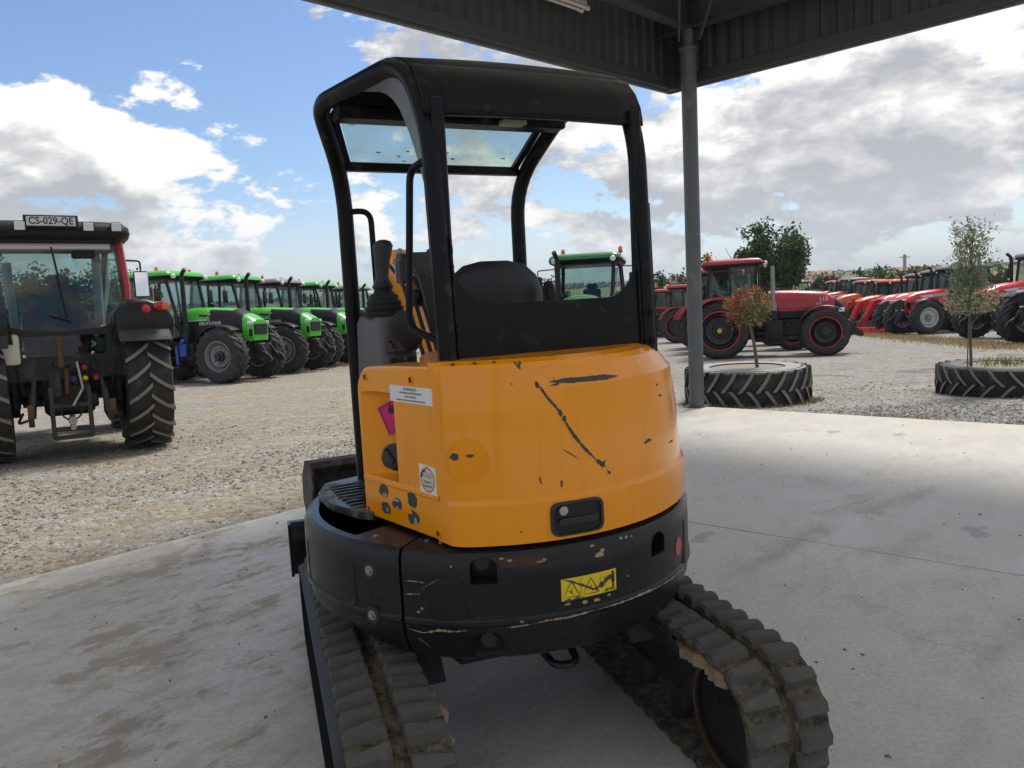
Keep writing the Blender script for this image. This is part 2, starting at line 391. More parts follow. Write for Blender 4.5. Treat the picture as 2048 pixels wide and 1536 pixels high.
# concrete slab: bays cast side by side, each with a worn bull-nosed edge, open joints between them
K = Vector((2.51, 10.73, 0)); E1 = Vector((-.708, -.706, 0)); E2 = Vector((.765, -.643, 0))
def concrete(T, b):
    pos = T.new('ShaderNodeNewGeometry').outputs['Position']; x, y, z = T.sep(pos); p = T.comb(x, y, 0.)
    rot = T.new('ShaderNodeVectorRotate'); T.put(rot.inputs['Vector'], p); rot.inputs['Angle'].default_value = R(42)
    pr = T.vmath('MULTIPLY', rot.outputs[0], (1, .5, 1))
    a = T.noise(p, .7, 6, .6); c = T.noise(pr, 3.2, 7, .65); d = T.noise(p, 45, 4, .7); e = T.noise(pr, 9, 5, .65)
    col = T.mix(a, (.47, .445, .405), (.64, .615, .575))
    col = T.mix(T.math('MULTIPLY', T.mapr(c, .42, .62), .6), col, (.61, .59, .55))
    col = T.mix(T.math('MULTIPLY', T.mapr(d, .3, .75), .55), col, (.30, .285, .255))
    lf = T.mapr(T.math('ADD', x, T.math('MULTIPLY', y, -.12)), -1.6, .3, 1., .25)    # vehicles bring mud in on the yard side
    fm = T.noise(pr, 11, 8, .7)
    mud = T.math('MULTIPLY', T.mapr(T.math('ADD', T.math('ADD', T.math('MULTIPLY', c, .45), T.math('MULTIPLY', a, .35)), T.math('MULTIPLY', fm, .35)), .60, .655), lf)
    col = T.mix(T.math('MULTIPLY', mud, .6), col, T.mix(d, (.16, .125, .085), (.30, .25, .18)))
    haz = T.math('MULTIPLY', T.mapr(e, .42, .66), T.math('MULTIPLY', lf, .6))
    col = T.mix(haz, col, (.36, .30, .215))
    stain = T.mapr(T.noise(T.vmath('ADD', pr, (7.3, 2.1, 0)), 1.5, 6, .6), .66, .68)
    col = T.mix(T.math('MULTIPLY', stain, .55), col, (.17, .165, .155))
    spk = T.math('MAXIMUM', T.mapr(T.voro(p, 11), .03, .05, 1., 0.), T.math('MULTIPLY', T.mapr(T.noise(pr, 24, 5, .75), .66, .74), .55))
    col = T.mix(T.math('MULTIPLY', spk, .8), col, (.07, .06, .05))
    scr = T.mapr(T.noise(T.vmath('MULTIPLY', p, (1, 9, 1)), 6, 3, .6), .66, .70)
    col = T.mix(T.math('MULTIPLY', scr, .22), col, (.55, .55, .54))
    for cx_, cy_, r_ in ((7.5, -1.5, 7.2), (7.5, -1.5, 8.55), (-9., 2.5, 7.4), (-9., 2.5, 8.1)):    # faint tyre marks
        dd = T.math('ABSOLUTE', T.math('SUBTRACT', T.math('SQRT', T.math('ADD', T.math('POWER', T.math('SUBTRACT', x, cx_), 2.), T.math('POWER', T.math('SUBTRACT', y, cy_), 2.))), r_))
        col = T.mix(T.math('MULTIPLY', T.math('MULTIPLY', T.mapr(dd, .02, .13, 1., 0.), T.mapr(c, .38, .6)), .28), col, (.20, .19, .175))
    vc = T.voro(T.vmath('ADD', p, T.vmath('MULTIPLY', T.comb(c, a, 0.), (.5, .5, 0))), .42, 'Distance', 'DISTANCE_TO_EDGE')
    col = T.mix(T.math('MULTIPLY', T.math('MULTIPLY', T.mapr(vc, .0015, .005, 1., 0.), T.mapr(a, .52, .60)), .28), col, (.16, .15, .135))
    ed = T.mapr(T.math('ADD', T.math('MULTIPLY', x, .643), T.math('MULTIPLY', y, .765)), 8.9, 9.75)
    col = T.mix(T.math('MULTIPLY', T.math('MULTIPLY', ed, T.noise(p, 2.2, 4)), 1.1, clamp=True), col, (.52, .47, .38))
    T.put(b.inputs['Base Color'], col)
    T.put(b.inputs['Roughness'], T.math('ADD', T.mapr(c, .3, .7, .36, .62), T.math('MULTIPLY', mud, .3)))
    b.inputs['Specular IOR Level'].default_value = .5
    T.put(b.inputs['Normal'], T.bump(T.math('ADD', T.math('MULTIPLY', d, .25), T.math('ADD', T.math('MULTIPLY', mud, .6), T.math('MULTIPLY', c, .3))), .35, .012))
slab = MB()
slab.add([K + E1 * -.0 + Vector((0, 0, -.05)), K + E1 * 24 + Vector((0, 0, -.05)), K + E1 * 24 + E2 * 14 + Vector((0, 0, -.05)), K + E2 * 14 + Vector((0, 0, -.05))], [(0, 1, 2, 3)])
slab = slab.build('slab', mat('joint filler', (.05, .048, .045), .95), kind='structure', label='concrete floor slab under the shed roof')
for i in range(5):
    m = MB(); a0, a1 = 4.9 * i + (.004 if i else 0), 4.9 * i + 4.896
    P = [K + E1 * a0, K + E1 * a1, K + E1 * a1 + E2 * 14, K + E2 * 14 + E1 * a0]
    c = sum(P, Vector()) / 4
    rings = []
    nn = 26
    def edge(P):
        out = []
        for q in range(4):
            for t in range(nn): out.append(P[q].lerp(P[(q + 1) % 4], t / nn))
        return out
    E_ = edge(P)
    jit = [Vector((mnoise.noise((p.x * 3, p.y * 3, 1)), mnoise.noise((p.x * 3, p.y * 3, 5)), 0)) * (.012 if (j < nn or j >= 3 * nn) else 0) for j, p in enumerate(E_)]
    rings.append([p + g + Vector((0, 0, -.16)) for p, g in zip(E_, jit)])
    rings.append([p + g + Vector((0, 0, -.008)) for p, g in zip(E_, jit)])
    rings.append([p + g + (c - p).normalized() * .006 for p, g in zip(E_, jit)])
    m.loft(rings, cap=True)
    m.build('slab_panel', mat('worn concrete', fn=concrete), slab)

# open-sided shed: column, fascia sheets, beams and roof
KF = Vector((2.42, 11.25, 0)); F1 = Vector((-.703, -.711, 0)); F2 = Vector((.699, -.715, 0)); UP = Vector((0, 0, 1))
grey_paint = mat('grey column paint', (.10, .112, .118), .45, var=.15, vscale=3, dirt=(.20, .19, .17), dirtamt=.15, dirtscale=3)
dark_steel = mat('dark painted steel', (.045, .05, .055), .5, var=.2)
sheet_m = mat('grey green fascia sheet', (.05, .056, .053), .5, var=.15, vscale=2)
roof_m = mat('pale roof sheet', (.62, .60, .55), .6, var=.1, vscale=2)
shed = empty('open_shed', K, label='open sided steel shed with ribbed dark fascia and grey round column', cat='shed')
def rel(p): return Vector(p) - K
m = MB(); m.lathe([(.101, .012), (.101, 4.72), (.122, 4.72), (.122, 4.76), (.075, 4.76), (.075, 4.99)], 28, rel(K + Vector((.03, -.06, 0))), 'Z'); m.build('column', grey_paint, shed)
m = MB(); m.box(rel(K + Vector((.03, -.06, .007))), (.27, .27, .012), rot=R(45)); m.build('base_plate', dark_steel, shed)
for (a, b) in ((11.3, 0), (11.3, 7.6), (0, 7.6)):
    c = K + E1 * a + E2 * b * .98
    m = MB(); m.lathe([(.108, .0), (.108, 4.99)], 16, rel(c), 'Z'); m.build('column', grey_paint, shed)
def corr(o, d, nrm, L, z0, z1):
    """one corrugated sheet of length L along d"""
    p = .2; prof = []
    k = int(round(L / p))
    for i in range(k):
        for t, h in ((0, 0), (.055, 0), (.085, .032), (.17, .032)): prof.append((i * p + t, h))
    prof.append((L + .012, .001))
    m = MB(); m.loft([[o + d * t + nrm * h + UP * z for t, h in prof] for z in (z0, z1)], closed=False, cap=False)
    m.loft([[o + d * t + nrm * (h + .003) + UP * z for t, h in prof] for z in (z0, z1)], closed=False, cap=False)
    return m
for d, nrm, L in ((F1, F2, 12), (F2, F1, 8)):
    for i in range(L):
        corr(rel(KF) + d * (i * 1. + .06), d, nrm, .998, 4.50, 5.75).build('fascia_sheet', sheet_m, shed, smooth=0)
    rz = math.atan2(d.y, d.x)
    m = MB(); m.box(rel(KF) + d * (L / 2) + nrm * .03 + UP * 4.44, (L, .07, .15), rot=rz, bev=.006); m.build('edge_rail', dark_steel, shed)
    m = MB(); m.box(rel(KF) + d * (L / 2) - nrm * .03 + UP * 4.36, (L + .06, .05, .05), rot=rz); m.build('drip_edge', grey_paint, shed)
    m = MB()                                                            # beam: I section resting on the column
    o = rel(K) + Vector((.055, -.06, 0)) + d * (L / 2 - .4)
    for zz, w, h in ((5.0, .17, .016), (5.19, .012, .36), (5.37, .17, .016)): m.box(o + UP * zz, (L, w, h), rot=rz)
    m.build('beam', dark_steel, shed)
for i in range(5):
    a = 1.2 + i * 2.4
    m = MB(); m.box(rel(KF) + F1 * a + F2 * 4.0 + UP * 5.47, (7.8, .07, .16), rot=math.atan2(F2.y, F2.x)); m.build('purlin', dark_steel, shed)
m = MB(); m.box(rel(KF) + Vector((0.3, -1.2, 0)) + UP * 5.26, (1.9, .05, .05), rot=R(15)); m.build('brace', dark_steel, shed)
m = MB()
for p, q in (((.12, .3), (.55, .75)), ((.3, .1), (.9, .5))):
    m.tube([rel(K) + F1 * p[0] + F2 * p[1] + UP * 4.8, rel(K) + F1 * q[0] + F2 * q[1] + UP * 5.12], .02, 6)
m.build('knee_brace', dark_steel, shed)
def fill_sheet_fn(T, b):
    tl = T.new('ShaderNodeBsdfTranslucent'); tl.inputs[0].default_value = (.80, .78, .73, 1)
    mx = T.new('ShaderNodeMixShader'); mx.inputs[0].default_value = .75; b.inputs['Base Color'].default_value = (.6, .58, .52, 1); b.inputs['Roughness'].default_value = .5
    T.l.new(b.outputs[0], mx.inputs[1]); T.l.new(tl.outputs[0], mx.inputs[2]); T.l.new(mx.outputs[0], T.n['Material Output'].inputs[0])
fill_sheet = mat('added translucent roof sheet', fn=fill_sheet_fn)
for i in range(12):
    m = MB(); o = rel(KF) + F1 * (i * 1.0 + .02)
    m.add([o + UP * 5.75, o + F1 * .996 + UP * 5.75, o + F1 * .996 + F2 * 8 + UP * 5.66, o + F2 * 8 + UP * 5.66, o + UP * 5.78, o + F1 * .996 + UP * 5.78, o + F1 * .996 + F2 * 8 + UP * 5.69, o + F2 * 8 + UP * 5.69], [(0, 1, 2, 3), (7, 6, 5, 4), (0, 4, 5, 1), (1, 5, 6, 2), (2, 6, 7, 3), (3, 7, 4, 0)])
    m.build('roof_sheet', fill_sheet if i % 2 else roof_m, shed)  # every other sheet made translucent, added to bring light under the roof
LP = Vector((1.07, 9.53, 4.93))
m = MB(); m.box(rel(KF) + (F1 + F2) * .05 + UP * 5.05, (.16, .16, 1.4), rot=math.atan2(F1.y, F1.x)); m.build('corner_flashing', sheet_m, shed)
lamp = empty('strip_light', LP, label='twin tube strip light fixed under the shed roof beam', cat='lamp')

m = MB(); m.box(F1 * .8 + UP * .06, (1.6, .1, .05), rot=math.atan2(F1.y, F1.x), bev=.01); m.build('housing', mat('aged white plastic', (.55, .52, .45), .5, var=.1), lamp)
for k in (-.045, .045):
    m = MB(); m.tube([F2 * k, F2 * k + F1 * 1.55], .019, 12); t = m.build('tube', mat('aged tube glass', (.62, .60, .52), .3), lamp)
    m = MB(); m.tube([F2 * k - F1 * .02, F2 * k + F1 * .05], .028, 12); m.build('tube_cap', mat('aged white plastic', (.55, .52, .45), .5, var=.1), t)
# ================================================================== MINI EXCAVATOR
def yellow_fn(T, b):
    pos = T.new('ShaderNodeTexCoord').outputs['Object']
    n = T.noise(pos, 2.5, 5, .6); f = T.noise(pos, 60, 3, .6)
    c = T.mix(n, (.88, .295, .0), (.95, .34, .0))
    sc = T.mapr(T.noise(T.vmath('MULTIPLY', pos, (3, 3, 30)), 4, 4, .6), .66, .72)
    c = T.mix(T.math('MULTIPLY', sc, .20), c, (.66, .40, .10))
    dr = T.mapr(T.noise(T.vmath('MULTIPLY', pos, (9, 9, .7)), 3, 5, .6), .5, .75)
    c = T.mix(T.math('MULTIPLY', dr, .22), c, (.62, .22, .004))
    ch = T.mapr(T.noise(pos, 38, 2, .5), .80, .83)
    c = T.mix(ch, c, (.05, .045, .04))
    T.put(b.inputs['Base Color'], c); T.put(b.inputs['Roughness'], T.mapr(n, .3, .7, .16, .28))
    T.put(b.inputs['Normal'], T.bump(f, .008, .003)); b.inputs['Coat Weight'].default_value = .22; b.inputs['Specular IOR Level'].default_value = .45
def black_fn(T, b):
    pos = T.new('ShaderNodeTexCoord').outputs['Object']
    n = T.noise(pos, 3, 6, .65)
    c = T.mix(n, (.009, .0092, .010), (.020, .020, .021))
    dust = T.mapr(T.noise(pos, 9, 6, .7), .56, .8)
    c = T.mix(T.math('MULTIPLY', dust, .25), c, (.06, .053, .043))
    fl = T.mapr(T.noise(T.vmath('MULTIPLY', pos, (1, 1, 2.5)), 26, 3, .6), .745, .765)
    c = T.mix(T.math('MULTIPLY', fl, .8), c, (.36, .27, .17))
    T.put(b.inputs['Base Color'], c); b.inputs['Specular IOR Level'].default_value = .3; T.put(b.inputs['Roughness'], T.mapr(n, .3, .7, .17, .38))
    T.put(b.inputs['Normal'], T.bump(T.noise(pos, 120, 3, .6), .05, .004))
def rubber_track(T, b):
    g = T.new('ShaderNodeNewGeometry'); pos = g.outputs['Position']
    n = T.noise(pos, 14, 6, .7); c2 = T.noise(pos, 70, 4, .7); n3 = T.noise(pos, 5, 4, .6)
    c = T.mix(c2, (.060, .057, .052), (.135, .128, .115))
    c = T.mix(T.math('MULTIPLY', T.mapr(n, .48, .70), .5), c, (.13, .116, .094))
    c = T.mix(T.math('MULTIPLY', T.mapr(n3, .56, .7), .4), c, (.05, .048, .045))
    T.put(b.inputs['Base Color'], c); b.inputs['Roughness'].default_value = .9; b.inputs['Specular IOR Level'].default_value = .25
    T.put(b.inputs['Normal'], T.bump(T.math('ADD', n, T.math('MULTIPLY', c2, .6)), .35, .008))
def rubber_groove(T, b):
    pos = T.new('ShaderNodeNewGeometry').outputs['Position']
    n = T.noise(pos, 22, 6, .75); c = T.mix(T.mapr(n, .36, .62), (.05, .045, .038), (.17, .14, .10))
    T.put(b.inputs['Base Color'], c); b.inputs['Roughness'].default_value = .95; b.inputs['Specular IOR Level'].default_value = .1
    T.put(b.inputs['Normal'], T.bump(n, .8, .02))
YEL = mat('orange yellow paint', fn=yellow_fn); BLK = mat('scuffed black paint', fn=black_fn)
ROPS = mat('black canopy paint', (.009, .0095, .011), .36, spec=.16, var=.4, vscale=5, dirt=(.07, .06, .045), dirtamt=.12, dirtscale=8)
PLAS = mat('black plastic', (.02, .02, .021), .5, var=.2); RUB = mat('matt black rubber', (.016, .016, .016), .75, var=.3)
MATM = mat('foot mat rubber', (.014, .014, .015), .85, bump=.4, bscale=200)
GREY = mat('grey console plastic', (.085, .085, .082), .55, var=.12); STEEL = mat('worn steel', (.42, .41, .39), .35, 1., var=.2)
CHIP = mat('bare chipped primer', (.045, .05, .045), .6, var=.3, vscale=60); FLK = mat('exposed ochre primer', (.40, .27, .15), .7, var=.3, vscale=80)
RUST = mat('rusty steel', (.11, .06, .035), .85, var=.5, vscale=20, bump=.4); SOIL = mat('dry caked mud', (.27, .20, .13), .95, var=.35, vscale=25, bump=.8, bscale=50)
RED = mat('red reflector', (.45, .012, .015), .3, coat=.4); WHITE = mat('white label', (.78, .77, .75), .5, var=.05); LABY = mat('yellow warning label', (.80, .56, .015), .45, var=.1, vscale=30)
INK = mat('black print', (.012, .012, .012), .6); PINK = mat('magenta hazard label', (.62, .012, .16), .45, var=.08); SMUD = mat('smeared label print', (.33, .33, .35), .6)
CX, CY, TH, THU = -.09, 3.16, 26., 18.
exc = empty('mini_excavator', (CX, CY, 0), R(TH), label='orange yellow mini excavator with black canopy parked on the concrete slab', cat='excavator')
CWP = [(.50, .540), (.705, .505), (.738, .525), (.768, .600), (.772, .640), (.7785, .648), (.7785, .660), (.773, .668), (.774, .80), (.772, .862), (.763, .884), (.745, .893), (.50, .893)]
def cw_r(z):
    P = CWP[1:11]
    for (r0, z0), (r1, z1) in zip(P, P[1:]):
        if z0 <= z <= z1: return r0 + (r1 - r0) * (z - z0) / (z1 - z0)
    return .76
def pol(rho, a, z): return Vector((rho * math.sin(R(a)), -rho * math.cos(R(a)), z))
def cw_pt(a, z, off=0.): return pol(cw_r(z) + off, a, z)
def sector(a0, a1, prof, n):
    m = MB(); rings = []
    for i in range(n + 1):
        a = a0 + (a1 - a0) * i / n; rings.append([pol(r, a, z) for r, z in (prof(a) if callable(prof) else prof)])
    return m.loft(rings, cap=True)
cw = sector(-48.8, 53, CWP, 60).build('counterweight', BLK, exc, 25)
# pockets cut out of the casting
def cutbox(a, z0, z1, w, depth, arch=True, r0=.80):
    o = pol(r0, a, 0); nrm = pol(1, a, 0); t = Vector((math.cos(R(a)), math.sin(R(a)), 0)); w2 = w / 2
    poly = [(-w2, z0), (w2, z0)] + ([(w2 * math.cos(R(q)), z1 - w2 * .8 + w2 * .8 * math.sin(R(q))) for q in range(0, 181, 20)] if arch else [(w2, z1), (-w2, z1)])
    m = MB(); m.prism(poly, o, t, (0, 0, 1), -nrm, depth); return m
for a, z0, z1, w, dp in ((-28.4, .785, .872, .088, .10), (21.5, .766, .845, .085, .09), (-28.2, .45, .625, .108, .13)):
    boolean(cw, cutbox(a, z0, z1, w, dp).build('cutter', BLK, exc))
for a, z in ((-28.9, .845), (21.2, .815), (-28.2, .585)):
    m = MB(); q = pol(.72, a, z); m.tube([q + pol(-.06, a, 0), q + pol(.012, a, 0)], .020, 12); m.tube([q + pol(.005, a, 0), q + pol(.02, a, 0)], .028, 6); m.build('mounting_bolt', PLAS, exc)
lcp = lambda a: [(r, max(z, .53 + max(0, (-52 - a)) * .0022) if z < .62 else z) for r, z in CWP]
lc = sector(-125, -49.6, lcp, 40).build('side_cover', BLK, exc, 25)
rc = sector(53.8, 125, lambda a: [(r * (1 - .0006 * max(0, a - 60)), z) for r, z in CWP], 40).build('side_cover', BLK, exc, 25)
# raised panel outline pressed in the covers
def groove(pts, fn, rad, parent, name, m_, closed=True):
    P = [fn(a, z) for a, z in pts]
    mm = MB(); mm.tube(P, rad, 6); return mm.build(name, m_, parent)
def rr_az(a0, a1, z0, z1, ra=2.5, rz=.02):
    out = []
    for cx, cz, q0 in ((a1 - ra, z1 - rz, 0), (a0 + ra, z1 - rz, 90), (a0 + ra, z0 + rz, 180), (a1 - ra, z0 + rz, 270)):
        for i in range(5): out.append((cx + ra * math.cos(R(q0 + 22.5 * i)), cz + rz * math.sin(R(q0 + 22.5 * i))))
    full = []
    for i, p in enumerate(out):
        q = out[(i + 1) % len(out)]; n = max(1, int(abs(q[0] - p[0]) / 3))
        for k in range(n): full.append((p[0] + (q[0] - p[0]) * k / n, p[1] + (q[1] - p[1]) * k / n))
    return full + [full[0]]
groove(rr_az(-42, -33, .665, .812), lambda a, z: cw_pt(a, z, -.0015), .0045, cw, 'pressed_rib', BLK)
groove([(-31, .672), (-24, .676), (-10, .680), (10, .684), (30, .68)], lambda a, z: cw_pt(a, z, -.002), .0045, cw, 'pressed_rib', BLK)
groove([(38, .66), (39, .70), (39.5, .82)], lambda a, z: cw_pt(a, z, -.002), .006, cw, 'pressed_rib', BLK)
groove(rr_az(-92, -64, .665, .83, 3, .025), lambda a, z: cw_pt(a, z, -.001), .0045, lc, 'pressed_rib', BLK)
for a, z in ((-58.4, .808), (-58.2, .655)):
    q = cw_pt(a, z, .0); m = MB()
    nrm = pol(1, a, 0)
    m.tube([q - nrm * .010, q + nrm * .001], .030, 16); m.build('bolt_recess', PLAS, lc)
    m = MB(); m.tube([q, q + nrm * .004], .017, 14); m.tube([q + nrm * .003, q + nrm * .012], .0105, 6); m.build('bolt', STEEL, lc)
def decal(pts, fn, name, m_, parent, off=.0016, sub=1):
    """thin plate laid on a curved surface; pts are (angle, height) around its outline"""
    P = [fn(a, z, off) for a, z in pts]; Q = [fn(a, z, off - .003) for a, z in pts]; n = len(P)
    mm = MB(); c = sum((Vector((a, z, 0)) for a, z in pts), Vector()) / n; top = fn(c.x, c.y, off)
    mm.add(P + Q + [top], [(i, (i + 1) % n, 2 * n) for i in range(n)] + [(i, n + i, n + (i + 1) % n, (i + 1) % n) for i in range(n)])
    return mm.build(name, m_, parent)
def strip(path, w, fn, name, m_, parent, off=.0016, jag=.35):
    """thin ragged mark along a path of (angle, height)"""
    full = []
    for p, q in zip(path, path[1:]):
        n = max(2, int(math.hypot((q[0] - p[0]) * .013, q[1] - p[1]) / .006))
        for k in range(n): full.append((p[0] + (q[0] - p[0]) * k / n, p[1] + (q[1] - p[1]) * k / n))
    full.append(path[-1]); mm = MB(); L = len(full); A = []; B = []
    for i, (a, z) in enumerate(full):
        p = full[max(i - 1, 0)]; q = full[min(i + 1, L - 1)]
        dx, dz = (q[0] - p[0]) * .013, q[1] - p[1]; l = math.hypot(dx, dz) or 1
        e = min(1, 4 * i / L + .15, 4 * (L - 1 - i) / L + .15)
        h = w / 2 * e * (1 - jag + 2 * jag * random.random())
        A.append(fn(a - dz / l * h / .013, z + dx / l * h, off)); B.append(fn(a + dz / l * h / .013, z - dx / l * h, off))
    mm.loft([A, B], closed=False, cap=False); return mm.build(name, m_, parent, smooth=0)
def blot(a, z, ra, rz, fn, name, m_, parent, off=.0016, n=11, jag=.35):
    return decal([(a + ra * math.cos(t) * (1 - jag + jag * 1.6 * random.random()), z + rz * math.sin(t) * (1 - jag + jag * 1.6 * random.random())) for t in (2 * math.pi * i / n for i in range(n))], fn, name, m_, parent, off)
# marks on the counterweight
for path in ([(-48.4, .626), (-44, .617), (-40, .630), (-36, .627), (-33, .632)], [(-24, .636), (-20, .640), (-17.5, .642)], [(-17.5, .642), (-14, .650), (-9, .648), (-2, .654)], [(-2, .654), (6, .654), (14, .656), (26, .652), (40, .655), (52, .652)]):
    strip(path, .006, cw_pt, 'paint_scrape', FLK, cw, jag=.9)
for path, w in (([(-47.5, .51), (-40, .514), (-34, .509)], .004), ([(-23.5, .515), (-12, .511), (4, .512), (18, .513)], .005), ([(-48, .79), (-45.5, .792), (-43, .788)], .004), ([(-48, .745), (-44, .75)], .003), ([(-46, .60), (-43, .56)], .002), ([(-44, .765), (-39, .805)], .0015)):
    strip(path, w, cw_pt, 'paint_scrape', FLK, cw, jag=.8)
for a, z, ra, rz in ((0.6, .834, 1.3, .012), (1.5, .845, .7, .008), (-1.2, .868, .8, .003), (7.5, .87, .6, .004), (9.3, .868, .5, .004), (11, .866, .4, .003), (-22, .858, .7, .004), (-24, .865, .6, .003), (-15, .845, 1, .003), (-13.8, .85, .6, .004), (-8.5, .690, .8, .004), (-4, .686, .9, .006), (-.6, .684, 1.0, .006), (3, .690, .6, .004), (-36, .845, .3, .004), (-44, .70, .35, .005), (-45, .688, .4, .004), (9, .735, .4, .003), (-20, .655, .5, .004)):
    blot(a, z, ra, rz, cw_pt, 'paint_chip', FLK, cw)
decal(rr_az(-24.5, -13.5, .835, .868, 1, .012), lambda a, z, o: cw_pt(a, z, o), 'rust_patch', mat('dull red brown primer', (.055, .022, .014), .7, var=.4, vscale=60), cw)
decal([(33.4 + 2.3 * math.cos(t), .745 + .033 * math.sin(t)) for t in (2 * math.pi * i / 20 for i in range(20))], cw_pt, 'reflector', RED, cw, .003)
# warning label: yellow plate, three panels of print, scratched through
def plate_grid(a0, a1, z0, z1, fn, name, m_, parent, n=10, off=.0015):
    mm = MB(); mm.loft([[fn(a0 + (a1 - a0) * i / n, z, off) for i in range(n + 1)] for z in (z0, z1)], closed=False, cap=False); return mm.build(name, m_, parent)
lab = plate_grid(-10, 5.2, .7025, .776, cw_pt, 'warning_label', LABY, cw)
def ink(path, w=.0028): strip(path, w, cw_pt, 'label_print', INK, lab, off=.0024, jag=.05)
ink([(-9.6, .712), (-7.4, .765), (-5.2, .712), (-9.6, .712)]); ink([(-4.4, .712), (-2.2, .765), (0, .712), (-4.4, .712)])
ink([(-4.9, .776), (-4.9, .703)], .0014); ink([(.45, .776), (.45, .730)], .0014)
for a in (-7.6, -2.4):
    ink([(a - .7, .735), (a + .1, .728), (a + .3, .742), (a + .1, .728), (a + .8, .718)], .004)
ink([(.6, .742), (1.4, .742), (1.4, .728), (2.0, .728), (2.0, .756), (1.4, .756), (1.4, .742)], .0016)
blot(4.2, .765, .45, .005, cw_pt, 'label_print', INK, lab, .0024, 10, .05); decal([(3.7, .757), (4.7, .757), (4.7, .735), (4.5, .735), (4.4, .712), (4.0, .712), (3.9, .735), (3.7, .735)], cw_pt, 'label_print', INK, lab, .0024)
strip([(-9.5, .775), (-7, .762), (-4, .742), (-1.8, .726), (0, .716)], .007, cw_pt, 'scratch', CHIP, lab, .0028); strip([(-1.6, .722), (.5, .730), (2.5, .748), (4.9, .760)], .012, cw_pt, 'scratch', CHIP, lab, .0028, .6)
strip([(-9.6, .703), (-7, .702), (-5.2, .708), (-4, .703)], .008, cw_pt, 'scratch', CHIP, lab, .0028, .8); strip([(1, .706), (3, .712), (5, .708)], .006, cw_pt, 'scratch', CHIP, lab, .0028, .8)

# deck, foot plate and mat on the left
m = MB(); m.lathe([(.0, .868), (.735, .868), (.74, .874), (.735, .880), (.0, .880)], 72); m.build('deck', BLK, exc)
m = MB(); A = [pol(.715, a, .881) for a in range(-128, -66, 4)]; B = [Vector((-.60, -.02 + .02 * i, .881)) for i in range(len(A))]
B = [pol(.44, a, .881) + Vector((0, .0, 0)) for a in range(-128, -66, 4)]
m.loft([A, [p + UP * .012 for p in A], [p + UP * .012 for p in B], B], closed=False, cap=False); m.build('floor_mat', MATM, exc)
m = MB(); fp = [(-.66, .10), (-.665, .30), (-.60, .45), (-.44, .5), (-.40, .2), (-.43, -.06), (-.56, -.13), (-.60, -.08)]
m.prism(fp, (0, 0, .894), (1, 0, 0), (0, 1, 0), (0, 0, 1), .03); step = m.build('foot_plate', mat('worn black tread plate', (.03, .03, .03), .3, var=.4, vscale=12, dirt=(.16, .15, .14), dirtamt=.35, dirtscale=10), exc)
for i in range(9):
    y = -.03 + i * .048; m = MB(); m.box((-.53, y, .927), (.17 - .006 * abs(i - 4), .016, .008), bev=.003); m.build('tread_bar', step.data.materials[0], step)
m = MB(); m.prism([(-.40, -.40), (-.50, -.30), (-.56, -.18), (-.70, -.22), (-.66, -.36), (-.52, -.52)], (0, 0, .881), (1, 0, 0), (0, 1, 0), (0, 0, 1), .006); m.build('cover_plate', BLK, exc)
for x, y in ((-.475, -.475), (-.445, -.525), (-.61, -.33)):
    m = MB(); m.tube([(x, y, .885), (x, y, .890)], .018, 14); m.tube([(x, y, .89), (x, y, .898)], .011, 6); m.build('bolt', STEEL, exc)

# rear hood
def hood_ring(z):
    LV = [(.905, 1., .765), (.98, 1., .765), (1.035, 1., .764), (1.052, .993, .757), (1.25, .985, .752), (1.395, .968, .747), (1.412, .955, .742), (1.465, .925, .732), (1.485, .905, .722), (1.492, .88, .70)]
    for (z0, s0, r0), (z1, s1, r1) in zip(LV, LV[1:]):
        if z0 - 1e-6 <= z <= z1 + 1e-6:
            t = (z - z0) / (z1 - z0); return s0 + (s1 - s0) * t, r0 + (r1 - r0) * t
    return 1., .76
XL = -.46
def hood_pt(a, z, off=0.):
    s, r = hood_ring(z); p = pol(r + off, a, z)
    if p.x > XL: p.x = XL + (p.x - XL) * s + (off if a > 40 else 0)
    return p
def hood_outline(z):
    s, r = hood_ring(z); c = -35.0
    P = [Vector((-.457, -.535, z)), Vector((-.449, -.562, z))]
    cor = hood_pt(c, z); P += [P[1].lerp(cor, .6), Vector((cor.x + .002, cor.y + .010, z)), hood_pt(c + 1.6, z) + Vector((.0, .004, 0))]
    P += [hood_pt(a, z) for a in np.arange(-31, 57, 3)]
    xr = P[-1].x
    P += [Vector((xr + .012, -.33, z)), Vector((xr + .016, -.2, z)), Vector((xr + .01, .15, z)), Vector((.1, .15, z)), Vector((-.30, -.1, z)), Vector((-.40, -.3, z))]
    return P
m = MB(); m.loft([hood_outline(z) for z in (.905, .93, .98, 1.035, 1.052, 1.15, 1.25, 1.395, 1.412, 1.44, 1.465, 1.48, 1.492)])
hood = m.build('rear_hood', YEL, exc, 13)
HR = lambda a, z, o=0.: hood_pt(a, z, o)
# side louvres on the right flank
for i in range(6):
    m = MB(); m.box((.655 - .006 * i, -.20, .98 + i * .07), (.03, .3, .03), bev=.008); m.build('side_louvre', PLAS, exc)
